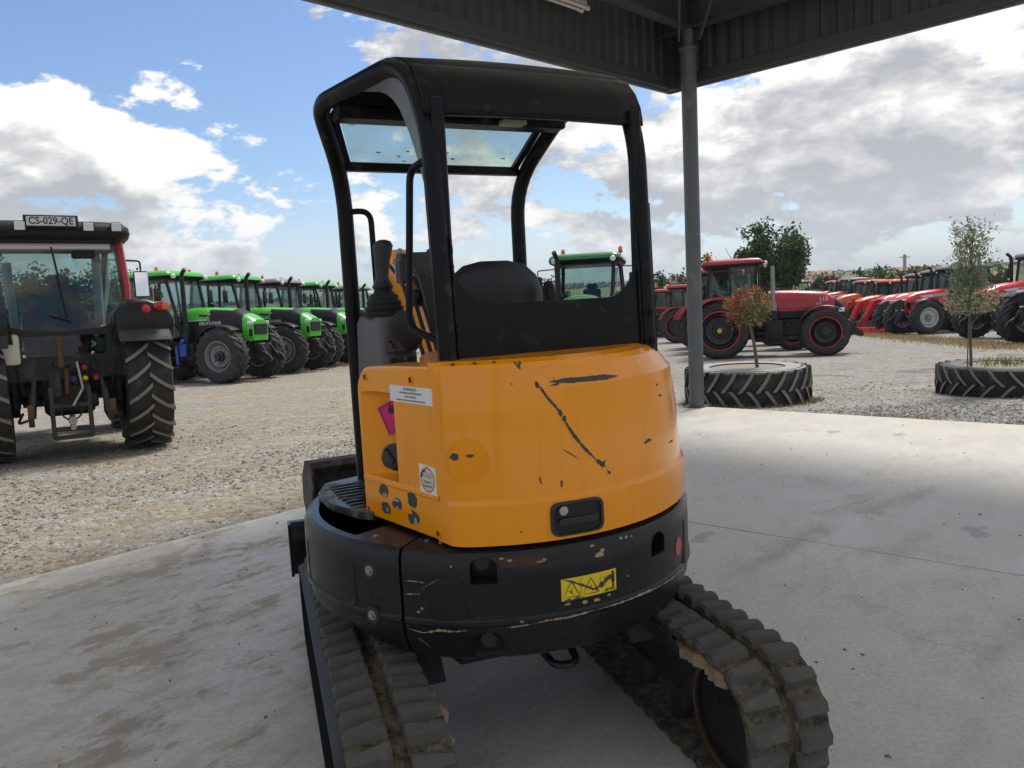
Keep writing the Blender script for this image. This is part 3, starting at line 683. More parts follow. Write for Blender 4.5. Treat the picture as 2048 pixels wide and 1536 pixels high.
# scratches and chips in the paint
strip([(-8.6, 1.414), (-4, 1.413), (3, 1.411), (9, 1.410), (12.5, 1.408)], .017, HR, 'scratch', CHIP, hood, .0016, .2)
strip([(-9.0, 1.402), (-6.5, 1.405), (-4.5, 1.424)], .005, HR, 'scratch', CHIP, hood); strip([(-7.4, 1.428), (-6.8, 1.412), (-6.9, 1.398)], .004, HR, 'scratch', CHIP, hood)
strip([(-11.9, 1.410), (-9.9, 1.365), (-7.7, 1.330), (-6.6, 1.305)], .008, HR, 'scratch', CHIP, hood); strip([(-6.3, 1.296), (-5.2, 1.268), (-3.8, 1.236), (-1.5, 1.196), (.2, 1.171), (2.4, 1.142)], .010, HR, 'scratch', CHIP, hood)
strip([(2.0, 1.146), (4, 1.125), (4.8, 1.118)], .015, HR, 'scratch', CHIP, hood, jag=.6); strip([(3.6, 1.112), (4.6, 1.134), (5.0, 1.14)], .005, HR, 'scratch', CHIP, hood); strip([(5.0, 1.108), (5.7, 1.096), (6.2, 1.09)], .008, HR, 'scratch', CHIP, hood, jag=.7)
for a, z in ((-12.1, 1.408), (-6.9, 1.312), (-6.0, 1.293)): blot(a, z, .6, .011, HR, 'paint_chip', CHIP, hood)
strip([(-7.3, 1.197), (-5, 1.178), (-2.7, 1.155)], .003, HR, 'scratch', CHIP, hood)
for a, z, ra, rz in ((-15.5, 1.47, .55, .009), (-16.1, 1.479, .35, .006), (-14.9, 1.479, .35, .006), (-33.8, 1.196, 1.3, .011), (-30, 1.198, 1.1, .006), (21.7, 1.169, 1.5, .006), (20.2, 1.164, .8, .003), (-13.3, 1.108, .25, .007), (-13.2, 1.098, .2, .005), (-7.9, 1.084, .3, .013), (-18.4, 1.416, .2, .003), (-21.5, 1.487, .4, .003), (-27, 1.486, .6, .003), (-33, 1.485, .5, .004), (30, 1.35, .6, .004), (31, 1.31, 1.0, .004), (-19, .945, .25, .003), (36, 1.13, 1.6, .003)):
    blot(a, z, ra, rz, HR, 'paint_chip', CHIP, hood)
blot(-30.5, 1.18, 5.2, .075, HR, 'touch_up_patch', mat('repainted orange patch', (.88, .30, .0), .36, spec=.35, var=.04), hood, .0008, 26, .04)
# latch handle with lock
m = MB(); rim = rr_az(-11.6, 2.4, .917, 1.027, 2.0, .026)[:-1]; rin = [(-4.6 + (a + 4.6) * .89, .972 + (z - .972) * .88) for a, z in rim]
m.loft([[HR(a, z, -.004) for a, z in rim], [HR(a, z, .009) for a, z in rim], [HR(a, z, .010) for a, z in rin], [HR(a, z, .001) for a, z in rin]], cap=False)
lt = m.build('latch_handle', PLAS, exc)
m = MB(); m.loft([[HR(a, z, .0015) for a, z in rin], [HR(a, z, .0016) for a, z in [(a * .5 - 2.3, .97 + (z - .97) * .5) for a, z in rin]]], cap=True); m.build('recess', RUB, lt)
m = MB(); pd = rr_az(-9.8, .6, .950, .975, 1.2, .010)[:-1]; m.loft([[HR(a, z, .001) for a, z in pd], [HR(a, z, .012) for a, z in pd], [HR(a * .9 - .4, z, .013) for a, z in pd]]); m.build('paddle', PLAS, lt)
q = HR(-8.5, 1.001); nrm = pol(1, -8.5, 0); m = MB(); m.tube([q, q + nrm * .013], .015, 16); m.tube([q + nrm * .012, q + nrm * .015], .010, 16); m.build('lock', STEEL, lt)

# left side panel with the filler recess
U = Vector((-.2334, .9724, 0)); NO = Vector((-.9724, -.2334, 0)); P0 = Vector((-.452, -.553, 0))
def pan(u, z, n=0.): return P0 + U * u + NO * n + UP * z
arc = [(.50 - .10 + .10 * math.cos(R(t)), 1.465 - .10 + .10 * math.sin(R(t))) for t in range(0, 91, 15)]
poly = [(.0, .905), (.50, .905)] + arc + [(.2, 1.474), (.0, 1.478)]
m = MB(); m.prism(poly, P0, U, UP, -NO, .16); sp = m.build('side_panel', YEL, exc)
m = MB(); zc = [(1.065, .012), (1.072, 0.), (1.345, 0.), (1.362, .006), (1.372, .02), (1.378, .04)]
rec_prof = [(.490, .03), (.468, .0), (.40, -.034), (.262, -.085), (.246, -.085), (.244, .03)]
m.loft([[P0 + U * (u - (.25 * k if u > .3 else 0) * 1) + NO * (n + (k if n < 0 else 0)) + UP * z for u, n in rec_prof] for z, k in zc])
boolean(sp, m.build('cutter', YEL, exc))
bm = bmesh.new(); bm.from_mesh(sp.data)
bmesh.ops.bevel(bm, geom=[e for e in bm.edges if len(e.link_faces) == 2 and e.calc_face_angle(0) > .9 and all(-1e-3 < (v.co - P0).dot(NO) + .0 < 1e-3 for v in e.verts) and not any(.23 < (v.co - P0).dot(U) < .48 and 1.06 < v.co.z < 1.39 for v in e.verts)], offset=.014, segments=3, affect='EDGES', profile=.6); bm.to_mesh(sp.data); bm.free()
sp.data.polygons.foreach_set('use_smooth', [True] * len(sp.data.polygons)); sp.data.set_sharp_from_angle(angle=R(35))
for u, z in ((.43, 1.425), (.125, 1.43), (.468, .932), (.018, .930)):
    m = MB(); m.lathe([(.0155, 0.), (.0155, .004), (.011, .004), (.010, -.002)], 16); m.v = [tuple(pan(u, z, p[2]) + U * p[0] + UP * p[1]) for p in m.v]; sc = m.build('screw_washer', YEL, sp)
    m = MB(); m.tube([pan(u, z, -.001), pan(u, z, .0015)], .0105, 14); m.tube([pan(u, z, .001), pan(u, z, .004)], .006, 6); m.build('screw', RUST, sp)
def flat_plate(u0, u1, z0, z1, name, m_, parent, n=.0015, dz=0.):
    mm = MB(); mm.add([pan(u0, z0, n), pan(u1, z0 + dz, n), pan(u1, z1 + dz, n), pan(u0, z1, n), pan(u0, z0, n - .002), pan(u1, z0 + dz, n - .002), pan(u1, z1 + dz, n - .002), pan(u0, z1, n - .002)], [(0, 1, 2, 3), (0, 4, 5, 1), (1, 5, 6, 2), (2, 6, 7, 3), (3, 7, 4, 0)]); return mm.build(name, m_, parent, 0)
nl = flat_plate(.004, .262, 1.352, 1.408, 'notice_label', WHITE, sp)
for i, (t, sz) in enumerate((('ATTENTION !', .013), ('COMMENCER LA RESERVOIR PLEIN', .0085), ('AVANT LE DEPART', .008), ('APRES FONCTIONNEMENT LE REMPLISSAGE CARBURANT', .0068))):
    lettering(t, sz, SMUD, nl, pan(.132, 1.398 - i * .0125, .0022), -U, UP)
RU = (U * .212 + NO * .085).normalized(); RN = UP.cross(RU).normalized()
if RN.dot(NO) < 0: RN = -RN
def rec(u, z, n=.0): return pan(.256, 0, -.0835) + RU * u + UP * z + RN * n
c0 = rec(.082, 1.285, .002); mm = MB(); mm.prism([(.078 * math.cos(R(t)), .078 * math.sin(R(t))) for t in (20, 110, 200, 290)], c0, RU, UP, RN, .0015); hz = mm.build('hazard_label', PINK, sp)
mm = MB(); mm.tube([c0 + RN * .002 + RU * .068 * math.cos(R(t)) + UP * .068 * math.sin(R(t)) for t in (20, 110, 200, 290, 20)], .0012, 4); mm.build('label_print', INK, hz)
mm = MB(); mm.prism([(.0 + x * .6 + .012, .022 + y * .6) for x, y in ((-.018, -.02), (.012, -.022), (.022, 0), (.012, .012), (.01, .034), (-.004, .016), (-.014, .03), (-.024, .004))], c0 + RN * .0016, RU, UP, RN, .001); mm.build('label_print', INK, hz)
q = rec(.075, 1.135); m = MB(); m.lathe([(.001, .052), (.034, .052), (.044, .046), (.046, .02), (.05, .016), (.05, -.01)], 28); ax = (RN * .9 + UP * .25 - U * .0).normalized(); e1 = ax.orthogonal().normalized(); e2 = ax.cross(e1)
m.v = [tuple(q + e1 * p[0] + e2 * p[1] + ax * p[2]) for p in m.v]; cap_ = m.build('filler_cap', PLAS, sp)
m = MB(); m.box((0, 0, 0), (.066, .016, .022), bev=.005); m.v = [tuple(q + ax * .055 + e1 * p[0] + e2 * p[1] + ax * p[2]) for p in m.v]; m.build('grip', PLAS, cap_)
st = flat_plate(.012, .108, 1.052, 1.148, 'round_sticker', WHITE, sp, dz=.006)
def disc(cu, cz, r0, r1, name, m_, parent, n): 
    mm = MB(); N = 28; mm.loft([[pan(cu + r * math.cos(2 * math.pi * i / N), cz + r * math.sin(2 * math.pi * i / N), n) for i in range(N)] for r in (r0, r1)], cap=False); return mm.build(name, m_, parent, 0)
disc(.06, 1.103, .036, .043, 'ring_print', mat('faded orange print', (.55, .23, .10), .5), st, .0022); disc(.06, 1.103, .0005, .036, 'disc_print', mat('faded cream print', (.66, .58, .42), .5), st, .0022)
lettering('GNR', .026, mat('pale print', (.5, .5, .48), .5), st, pan(.058, 1.118, .003), -U, UP); lettering('SERVICE', .011, SMUD, st, pan(.06, 1.096, .003), -U, UP); lettering('CARBURANT', .009, SMUD, st, pan(.06, 1.082, .003), -U, UP)
mm = MB(); mm.tube([pan(.093, 1.11, .003), pan(.088, 1.128, .003), pan(.07, 1.134, .003)], .003, 5); mm.build('label_print', INK, st)
PN = lambda u, z, o=0.: pan(u, z, o)
def patch(u, z, ru, rz, m_, off=.0014, n=13, jag=.25): 
    return decal([(u + ru * math.cos(t) * (1 - jag + jag * 1.5 * random.random()), z + rz * math.sin(t) * (1 - jag + jag * 1.5 * random.random())) for t in (2 * math.pi * i / n for i in range(n))], PN, 'worn_patch', m_, sp, off)
for u, z, ru, rz in ((.353, 1.02, .034, .026), (.267, .985, .034, .022), (.165, 1.018, .032, .030), (.345, .955, .036, .024), (.165, .955, .036, .028)):
    patch(u, z, ru, rz, CHIP)
for u, z, ru, rz, mm_ in ((.345, 1.003, .018, .010, FLK), (.27, .998, .026, .006, SMUD), (.265, .972, .012, .006, FLK), (.152, .945, .010, .014, SMUD), (.18, .972, .012, .008, YEL), (.335, .952, .006, .010, SMUD)):
    patch(u, z, ru, rz, mm_, .0022)
mm = MB(); mm.loft([[pan(u, 1.038 + .02 * 0, n) for u in np.linspace(.0, .49, 8)] for n in (.0,)] + [[pan(u, 1.05, .0035) for u in np.linspace(.0, .49, 8)]] + [[pan(u, 1.062, .0) for u in np.linspace(.0, .49, 8)]], closed=False, cap=False); mm.build('pressed_crease', YEL, sp)

# canopy: posts, roof, back plate, glass
def P3(r, f, z): return Vector((r, f, z))
RL, RRr, RF = -.375, .425, -.50
lp = fillet([P3(RL + .005, RF, 1.44), P3(RL, RF + .03, 2.25), P3(RL - .02, RF + .17, 2.485), P3(-.565, .20, 2.45), P3(-.425, .45, 2.20), P3(-.425, .45, .915)], [.14, .16, .08, .16], 6)
rp = fillet([P3(RRr, RF, 1.44), P3(RRr, RF + .03, 2.25), P3(RRr + .01, RF + .17, 2.485), P3(.495, .20, 2.45), P3(.395, .45, 2.20), P3(.395, .45, .9)], [.14, .16, .08, .16], 6)
m = MB(); m.tube(lp, .033, 12); m.build('canopy_post', ROPS, exc)
m = MB(); m.tube(rp, .033, 12); m.build('canopy_post', ROPS, exc)
# roof skin: curved sheet between the side tubes, with a deep rear header
def side(pth, t):
    d = [0]
    for a, b in zip(pth, pth[1:]): d.append(d[-1] + (b - a).length)
    x = t * d[-1]
    for i in range(len(pth) - 1):
        if x <= d[i + 1]: return pth[i].lerp(pth[i + 1], (x - d[i]) / (d[i + 1] - d[i] or 1))
    return pth[-1]
tt = np.linspace(.285, .50, 22); rings = []
for k in np.linspace(0, 1, 9):
    rings.append([side(lp, t).lerp(side(rp, t), k) + UP * (.028 + .012 * math.sin(math.pi * k)) * (1 if i > 3 else 0.2 + .2 * i) + Vector((0, -.03, 0)) * (1 if i < 6 else max(0, 1 - (i - 6) / 4)) for i, t in enumerate(tt)])
m = MB(); m.loft(rings, closed=False, cap=False); o = m.build('canopy_roof', ROPS, exc, 40)
md = o.modifiers.new('t', 'SOLIDIFY'); md.thickness = .022; md.offset = -1
# deep rear header: sheet from the window head up into the roof bend
HT = np.linspace(.262, .34, 6); rings = []
m = MB(); zs = [(2.275, 0.), (2.30, .002), (2.34, .010), (2.39, .035), (2.435, .075), (2.470, .135), (2.488, .22)]
rg = [[P3(x, RF - .012 + .03 * (z - 1.44) / .76 + dy, z + .006 * math.sin(math.pi * (x - RL) / (RRr - RL))) for x in np.linspace(RL - .02, RRr + .02, 9)] for z, dy in zs]
m.loft(rg, closed=False, cap=False); o = m.build('rear_header', ROPS, exc, 40); md = o.modifiers.new('t', 'SOLIDIFY'); md.thickness = .02; md.offset = 0
# gusset plates between roof tube and rear post
for pth, sg in ((lp, -1),):
    ts = np.linspace(.17, .42, 16); outer = [side(pth, t) for t in ts]; inner = []
    for i, p in enumerate(outer):
        w = .125 * math.sin(math.pi * i / 15) ** .7; inner.append(p + Vector((0, .85, -.55)).normalized() * w)
    m = MB(); dx = Vector((sg * .012, 0, 0)); m.loft([[p + dx for p in outer], [p + dx for p in inner], [p - dx for p in inner], [p - dx for p in outer]], closed=False, cap=False); m.build('gusset', mat('sheen coloured black plate', (.10, .10, .105), .33, var=.2, vscale=10), exc)  # reflected sheen of the plate put into a paler base colour
# back plate with a rounded window opening: profile bends follow the posts
def back(x, z, off=0.): return P3(x, RF - .005 + off + (.03 * (z - 1.44) / .76), z)
xl, xr = RL - .03, RRr + .035
x0, x1, zb = RL + .035, RRr - .03, 1.665
inner = [(x0, 2.0)] + [(x0 + .145 * (1 - math.cos(R(t))) , zb + .16 - .16 * math.sin(R(t)) + (.0)) for t in range(0, 91, 10)] + [(x1 - .145 * (1 - math.cos(R(t))), zb + .16 - .16 * math.sin(R(t))) for t in range(90, -1, -10)] + [(x1, 2.0)]
outer = [(xl, 2.0)] + [(xl, 1.70 - .02 * t) for t in range(0, 10)] + [(xl, 1.455)] + [(xr, 1.455)] + [(xr, 1.52 + .02 * t) for t in range(0, 10)] + [(xr, 2.0)]
n = len(inner); outer2 = []
L = sum(math.hypot(b[0] - a[0], b[1] - a[1]) for a, b in zip(outer, outer[1:]))
for i in range(n):
    x, z = inner[i]
    if z > zb + .01: outer2.append((xl if i < n / 2 else xr, z - .06 - .3 * max(0, .5 - (z - zb)) * 0))
    else: outer2.append((x, 1.455))
outer2 = [(xl if i < n / 2 else xr, max(1.455, 2.0 - (2.0 - 1.455) * min(1, (j := min(i, n - 1 - i)) / 7))) if min(i, n - 1 - i) <= 7 else (inner[i][0] if False else xl + (xr - xl) * (i - 7) / (n - 15), 1.455) for i in range(n)]
m = MB(); m.loft([[back(x, z, .006) for x, z in inner], [back(x, z, -.010) for x, z in inner], [back(x, z, -.010) for x, z in outer2], [back(x, z, .006) for x, z in outer2]], closed=False, cap=False); m.build('back_plate', ROPS, exc, 30)
for x in (x0 - .012, x1 + .012):
    m = MB(); m.box(back(x, 2.0, .0), (.045, .03, .66), bev=.006); m.build('window_flange', ROPS, exc)
a, b, c, d = P3(-.53, .25, 2.415), P3(-.432, .43, 2.26), P3(.455, .25, 2.415), P3(.395, .43, 2.255)
inx = lambda p, q, k: p.lerp(q, k)
m = MB(); g0, g1, g2, g3 = inx(a, c, .06), inx(c, a, .06), inx(d, b, .055), inx(b, d, .055)
m.add([g0, g1, g2, g3], [(0, 1, 2, 3)]); fg = m.build('front_glass', glass('green tinted glass', (.74, .92, .86), .03, .95), exc, 0)
for q in range(9):
    u_, v_ = .06 + .88 * random.random(), .2 + .65 * random.random(); p = g0.lerp(g1, u_).lerp(g3.lerp(g2, u_), v_)
    ex = (g1 - g0).normalized(); ey = (g3 - g0).normalized(); nz = ex.cross(ey); nn_ = 9; mm = MB()
    mm.prism([((.004 + .010 * random.random()) * math.cos(2 * math.pi * i / nn_), (.002 + .004 * random.random()) * math.sin(2 * math.pi * i / nn_)) for i in range(nn_)], p + nz * .001, ex, ey, nz, .001); mm.build('glass_dirt', SOIL, fg)
for i, w in enumerate((.026, .034, .026)):
    mm = MB(); ex = (g1 - g0).normalized(); ey = (g3 - g0).normalized(); mm.prism([(0, 0), (w, 0), (w, .003), (0, .003)], g0 + ex * .03 + ey * (.012 + .008 * i) + ex.cross(ey) * .001, ex, ey, ex.cross(ey), .0005); mm.build('label_print', INK, fg)
m = MB()
for p, q, w in ((a, c, .022), (b, d, .026)): m.tube([p, q], w, 4, sq=(0, 0, 1))
for p, q in ((g0, g3), (g1, g2)): m.tube([p.lerp(a, .4) if p is g0 else p.lerp(c, .4), q.lerp(b, .4) if p is g0 else q.lerp(d, .4)], .018, 4, sq=(0, 1, 0))
m.build('glass_frame', ROPS, exc)
m = MB(); pa, pb = side(lp, .49), side(rp, .49); m.box((pa + pb) / 2 + Vector((0, -.06, -.035)), ((pb - pa).length * .95, .10, .05), bev=.01); m.build('roof_cross_member', ROPS, exc)
m = MB(); m.box(pa.lerp(pb, .72) + Vector((0, -.12, -.05)), (.11, .06, .02), bev=.004); m.build('cab_lamp', mat('dim lamp lens', (.32, .32, .28), .4), exc)
m = MB(); m.tube(fillet([P3(-.425, .45, 2.075), P3(-.33, .40, 2.075), P3(-.325, .40, 1.66), P3(-.325, .40, 1.45)], .05), .0125, 10); m.build('grab_handle', ROPS, exc)
m = MB(); m.tube(fillet([P3(RL - .01, RF + .03, 2.14), P3(RL - .04, RF + .13, 2.12), P3(RL - .075, RF + .14, 1.60), P3(RL - .01, RF + .02, 1.55)], .045), .0125, 10); m.build('grab_handle', ROPS, exc)

def weld(path, name='weld_bead'):
    P = []
    for p, q in zip(path, path[1:]):
        n_ = max(2, int((q - p).length / .008))
        P += [p.lerp(q, k / n_) for k in range(n_)]
    m = MB(); m.tube([p + Vector((random.gauss(0, .0012), 0, random.gauss(0, .001))) for p in P], [.0042 + .0016 * random.random() for _ in P], 6); return m.build(name, ROPS, exc)
weld([back(RL + .036, z, -.016) for z in (1.47, 1.6, 1.75, 1.9)]); weld([back(RRr - .036, z, -.016) for z in (1.47, 1.6, 1.75, 1.9)])
weld([P3(x, RF - .026 + .03 * (2.28 - 1.44) / .76, 2.283) for x in (RL + .03, 0., RRr - .03)])
for x, z in ((RL + .0, 1.50), (RRr, 1.50), (RL, 1.60), (RRr, 1.60)):
    q = back(x, z, -.034); m = MB(); m.tube([q, q + Vector((0, -.006, 0))], .016, 12); m.tube([q + Vector((0, -.005, 0)), q + Vector((0, -.014, 0))], .010, 6); m.build('bolt', BLK, exc)
# seat, consoles, levers
m = MB(); rg = []
for z, w, t, y in ((1.30, .17, .05, .02), (1.45, .185, .06, .0), (1.60, .19, .06, -.02), (1.70, .18, .055, -.035), (1.77, .155, .045, -.045), (1.815, .11, .03, -.05), (1.832, .05, .012, -.052)):
    rg.append([P3(.07 + x * 1, y + .10 + yy, z) for x, yy in [(1.27 * w * math.cos(R(q)), t * math.sin(R(q))) for q in range(0, 360, 20)]])
m.loft(rg); seat = m.build('seat', mat('black seat vinyl', (.02, .02, .022), .5, var=.2, bump=.2), exc, 60)
m = MB(); m.box(P3(.03, .30, 1.30), (.44, .42, .10), bev=.04, seg=3); m.build('seat_cushion', seat.data.materials[0], seat)
m = MB(); m.tube([P3(.03 + .12 * math.cos(R(q)), .045 - .012, 1.665 + .05 * math.sin(R(q))) for q in range(0, 181, 20)], .006, 6); m.build('seat_piping', seat.data.materials[0], seat)
def console(x, sg, dz):
    m = MB(); rg = []
    for z, w, l in ((.90, .105, .40), (1.30 + dz, .10, .40), (1.52 + dz, .095, .36), (1.545 + dz, .08, .33)):
        rg.append([P3(x + px, .22 + py, z) for px, py in rrect(w * 1.5, l, .03)])
    m.loft(rg); c = m.build('console', GREY, exc)
    m = MB(); rg = []
    for i, (z, r_) in enumerate([(1.545, .098), (1.558, .102), (1.568, .086), (1.580, .094), (1.590, .078), (1.603, .083), (1.614, .066), (1.628, .069), (1.640, .048), (1.662, .034)]):
        rg.append([P3(x + r_ * math.cos(q) * .85, .20 + r_ * math.sin(q), z + dz) for q in np.linspace(0, 2 * math.pi, 14, endpoint=False)])
    m.loft(rg); b = m.build('lever_boot', RUB, exc)
    m = MB(); rg = []
    for z, r_, dx in ((1.64, .030, 0), (1.665, .044, 0), (1.675, .038, 0), (1.70, .026, 0), (1.76, .030, .004), (1.80, .037, .008), (1.828, .040, .012), (1.845, .031, .013), (1.852, .012, .013)):
        rg.append([P3(x + dx + r_ * math.cos(q), .20 + r_ * 1.1 * math.sin(q), z + dz) for q in np.linspace(0, 2 * math.pi, 14, endpoint=False)])
    m.loft(rg); m.build('control_lever', PLAS, exc)
    return c
cs = console(-.36, -1, .085); console(.36, 1, -.13)
m = MB(); m.box((0, 0, 0), (.085, .05, .15), bev=.024, seg=3); Mr = Matrix.Rotation(R(-38), 3, 'Y')
m.v = [tuple(Mr @ Vector(p) + P3(-.355, -.03, 1.575)) for p in m.v]; m.build('arm_rest', PLAS, exc)
m = MB(); m.box(P3(-.36, .012, 1.525), (.125, .004, .06)); pn = m.build('instruction_plate', mat('dark grey print', (.07, .07, .075), .5), exc)
for i in range(3):
    m = MB(); m.box(P3(-.40 + i * .04, .008, 1.525), (.036, .004, .052)); m.build('label_print', mat('mid grey print', (.12, .12, .125), .5), pn)
    mm = MB(); mm.tube([P3(-.41 + i * .04, .004, 1.54), P3(-.398 + i * .04, .004, 1.528), P3(-.392 + i * .04, .004, 1.51)], .005, 5); mm.build('label_print', INK, pn)
for i in range(2):
    m = MB(); m.box(P3(-.395 + i * .066, .008, 1.468), (.055, .012, .026), bev=.006); sw = m.build('switch', GREY, exc); m = MB(); m.box(P3(-.395 + i * .066, .001, 1.468), (.03, .006, .014)); m.build('rocker', PLAS, sw)
m = MB(); m.box(P3(-.02, .85, .98), (.62, .12, .18), bev=.03); m.build('front_cowl', PLAS, exc)
m = MB(); m.tube([P3(.31, -.06, 1.60), P3(.29, -.03, 1.665), P3(.285, -.01, 1.735)], [.02, .026, .02], 10); m.build('lock_lever', RUB, exc)

# boom, dipper, cylinders, bucket (front attachment)
BX = .20
def arm(name, pts, w, m_, par=exc):
    """flat-sided box beam through side-view points (f, z, half height)"""
    m = MB(); rg = []
    for i, (f, z, h) in enumerate(pts):
        a = pts[max(i - 1, 0)]; b = pts[min(i + 1, len(pts) - 1)]; t = Vector((0, b[0] - a[0], b[1] - a[1])).normalized(); u = Vector((0, -t.z, t.y))
        c = P3(BX, f, z); rg.append([c + Vector((x, 0, 0)) + u * y for x, y in rrect(w, 2 * h, min(h, w) * .3, 2)])
    m.loft(rg); return m.build(name, m_, par)
m = MB(); m.box(P3(BX, .84, .72), (.26, .22, .34), bev=.04); m.build('swing_bracket', BLK, exc)
boom = arm('boom', [(.86, .82, .08), (.98, 1.12, .10), (1.10, 1.40, .105), (1.25, 1.62, .11), (1.45, 1.78, .10), (1.72, 1.86, .07)], .13, YEL)
dip = arm('dipper', [(1.64, 1.96, .05), (1.72, 1.86, .08), (1.80, 1.55, .075), (1.86, 1.05, .055), (1.88, .80, .045)], .11, YEL)
for nm, a, b, r_ in (('boom_cylinder', P3(BX, .92, .78), P3(BX, 1.28, 1.45), .045), ('arm_cylinder', P3(BX, 1.22, 1.70), P3(BX, 1.64, 1.98), .04), ('bucket_cylinder', P3(BX, 1.80, 1.80), P3(BX, 1.98, 1.10), .035)):
    m = MB(); m.tube([a, a.lerp(b, .62)], r_, 14); c_ = m.build(nm, BLK, exc); m = MB(); m.tube([a.lerp(b, .6), b], r_ * .5, 12); m.build('rod', STEEL, c_)
m = MB(); gp_ = [(.90, 1.14), (1.02, 1.44), (1.16, 1.70), (1.34, 1.86)]
m.loft([[P3(BX + sx, f - .05 + (0 if q else .02), z + .09) for f, z in gp_] for sx, q in ((-.075, 0), (-.07, 1), (.07, 1), (.075, 0))], closed=False, cap=False); m.build('hose_guard', BLK, exc)
for k in range(7):
    x = BX - .12 + .04 * k; m = MB(); m.tube(fillet([P3(x, .80, .98), P3(x - .02, .90, 1.35 + .02 * k), P3(x - .03, 1.06, 1.58 + .02 * k), P3(x, 1.24, 1.78), P3(x, 1.50, 1.90)], .15), .011, 8); m.build('hydraulic_hose', RUB, exc)
for x, f, z in ((BX - .11, 1.34, 1.90), (BX + .07, 1.34, 1.92), (BX - .10, 1.16, 1.70), (BX + .07, 1.16, 1.70)):
    m = MB(); m.tube([P3(x, f, z), P3(x + .04, f, z)], .05, 16); m.build('pivot_boss', BLK, exc)
m = MB(); m.box(P3(BX - .18, 1.08, 1.84), (.05, .09, .13), bev=.012); wl = m.build('work_lamp', PLAS, exc); m = MB(); m.box(P3(BX - .18, 1.13, 1.84), (.045, .012, .11), bev=.004); m.build('lens', mat('clear lamp lens', (.6, .62, .62), .15), wl)
bk = MB(); prof = [(1.92, .70), (1.97, .73), (2.12, .70), (2.24, .58), (2.26, .42), (2.16, .28), (2.00, .24)]
inn = [(f + (2.05 - f) * .08, z + (.48 - z) * .08) for f, z in prof]
for x0_, x1_ in ((-.37, .33),):
    bk.loft([[P3(x0_, f, z) for f, z in prof + inn[::-1]], [P3(x1_, f, z) for f, z in prof + inn[::-1]]])
for x in (-.37, .315): bk.prism([(f, z) for f, z in prof], P3(x, 0, 0), (0, 1, 0), (0, 0, 1), (1, 0, 0), .015)
bk.box(P3(-.02, 1.925, .705), (.72, .05, .045), bev=.008); bkt = bk.build('bucket', mat('muddy black steel', (.03, .028, .026), .6, var=.4, vscale=10, dirt=(.15, .12, .09), dirtamt=.4, dirtscale=9), exc)
# undercarriage, in its own heading
uc = Matrix.Rotation(R(THU - TH), 4, 'Z') @ Matrix.Translation((0, -.06, 0))
def ub(m, name, m_, par=exc, smooth=35):
    m.v = [tuple(uc @ Vector(p)) for p in m.v]; return m.build(name, m_, par, smooth)
m = MB(); m.box((0, 0, .43), (.62, .70, .14), bev=.03); m.lathe([(.33, .48), (.33, .56), (.28, .56)], 40); m.box((0, -.26, .43), (.46, .16, .10), bev=.02); m.box((0, .42, .42), (.50, .22, .10), bev=.02)
ub(m, 'car_body', mat('dark dusty steel', (.028, .027, .026), .65, var=.4, vscale=7, dirt=(.10, .085, .065), dirtamt=.35, dirtscale=6))
DUST = MATS['dark dusty steel']
m = MB(); m.tube(fillet([(-.02, -.38, .43), (.0, -.56, .405), (.085, -.56, .405), (.10, -.38, .43)], .04), .014, 10); ub(m, 'tow_eye', BLK)
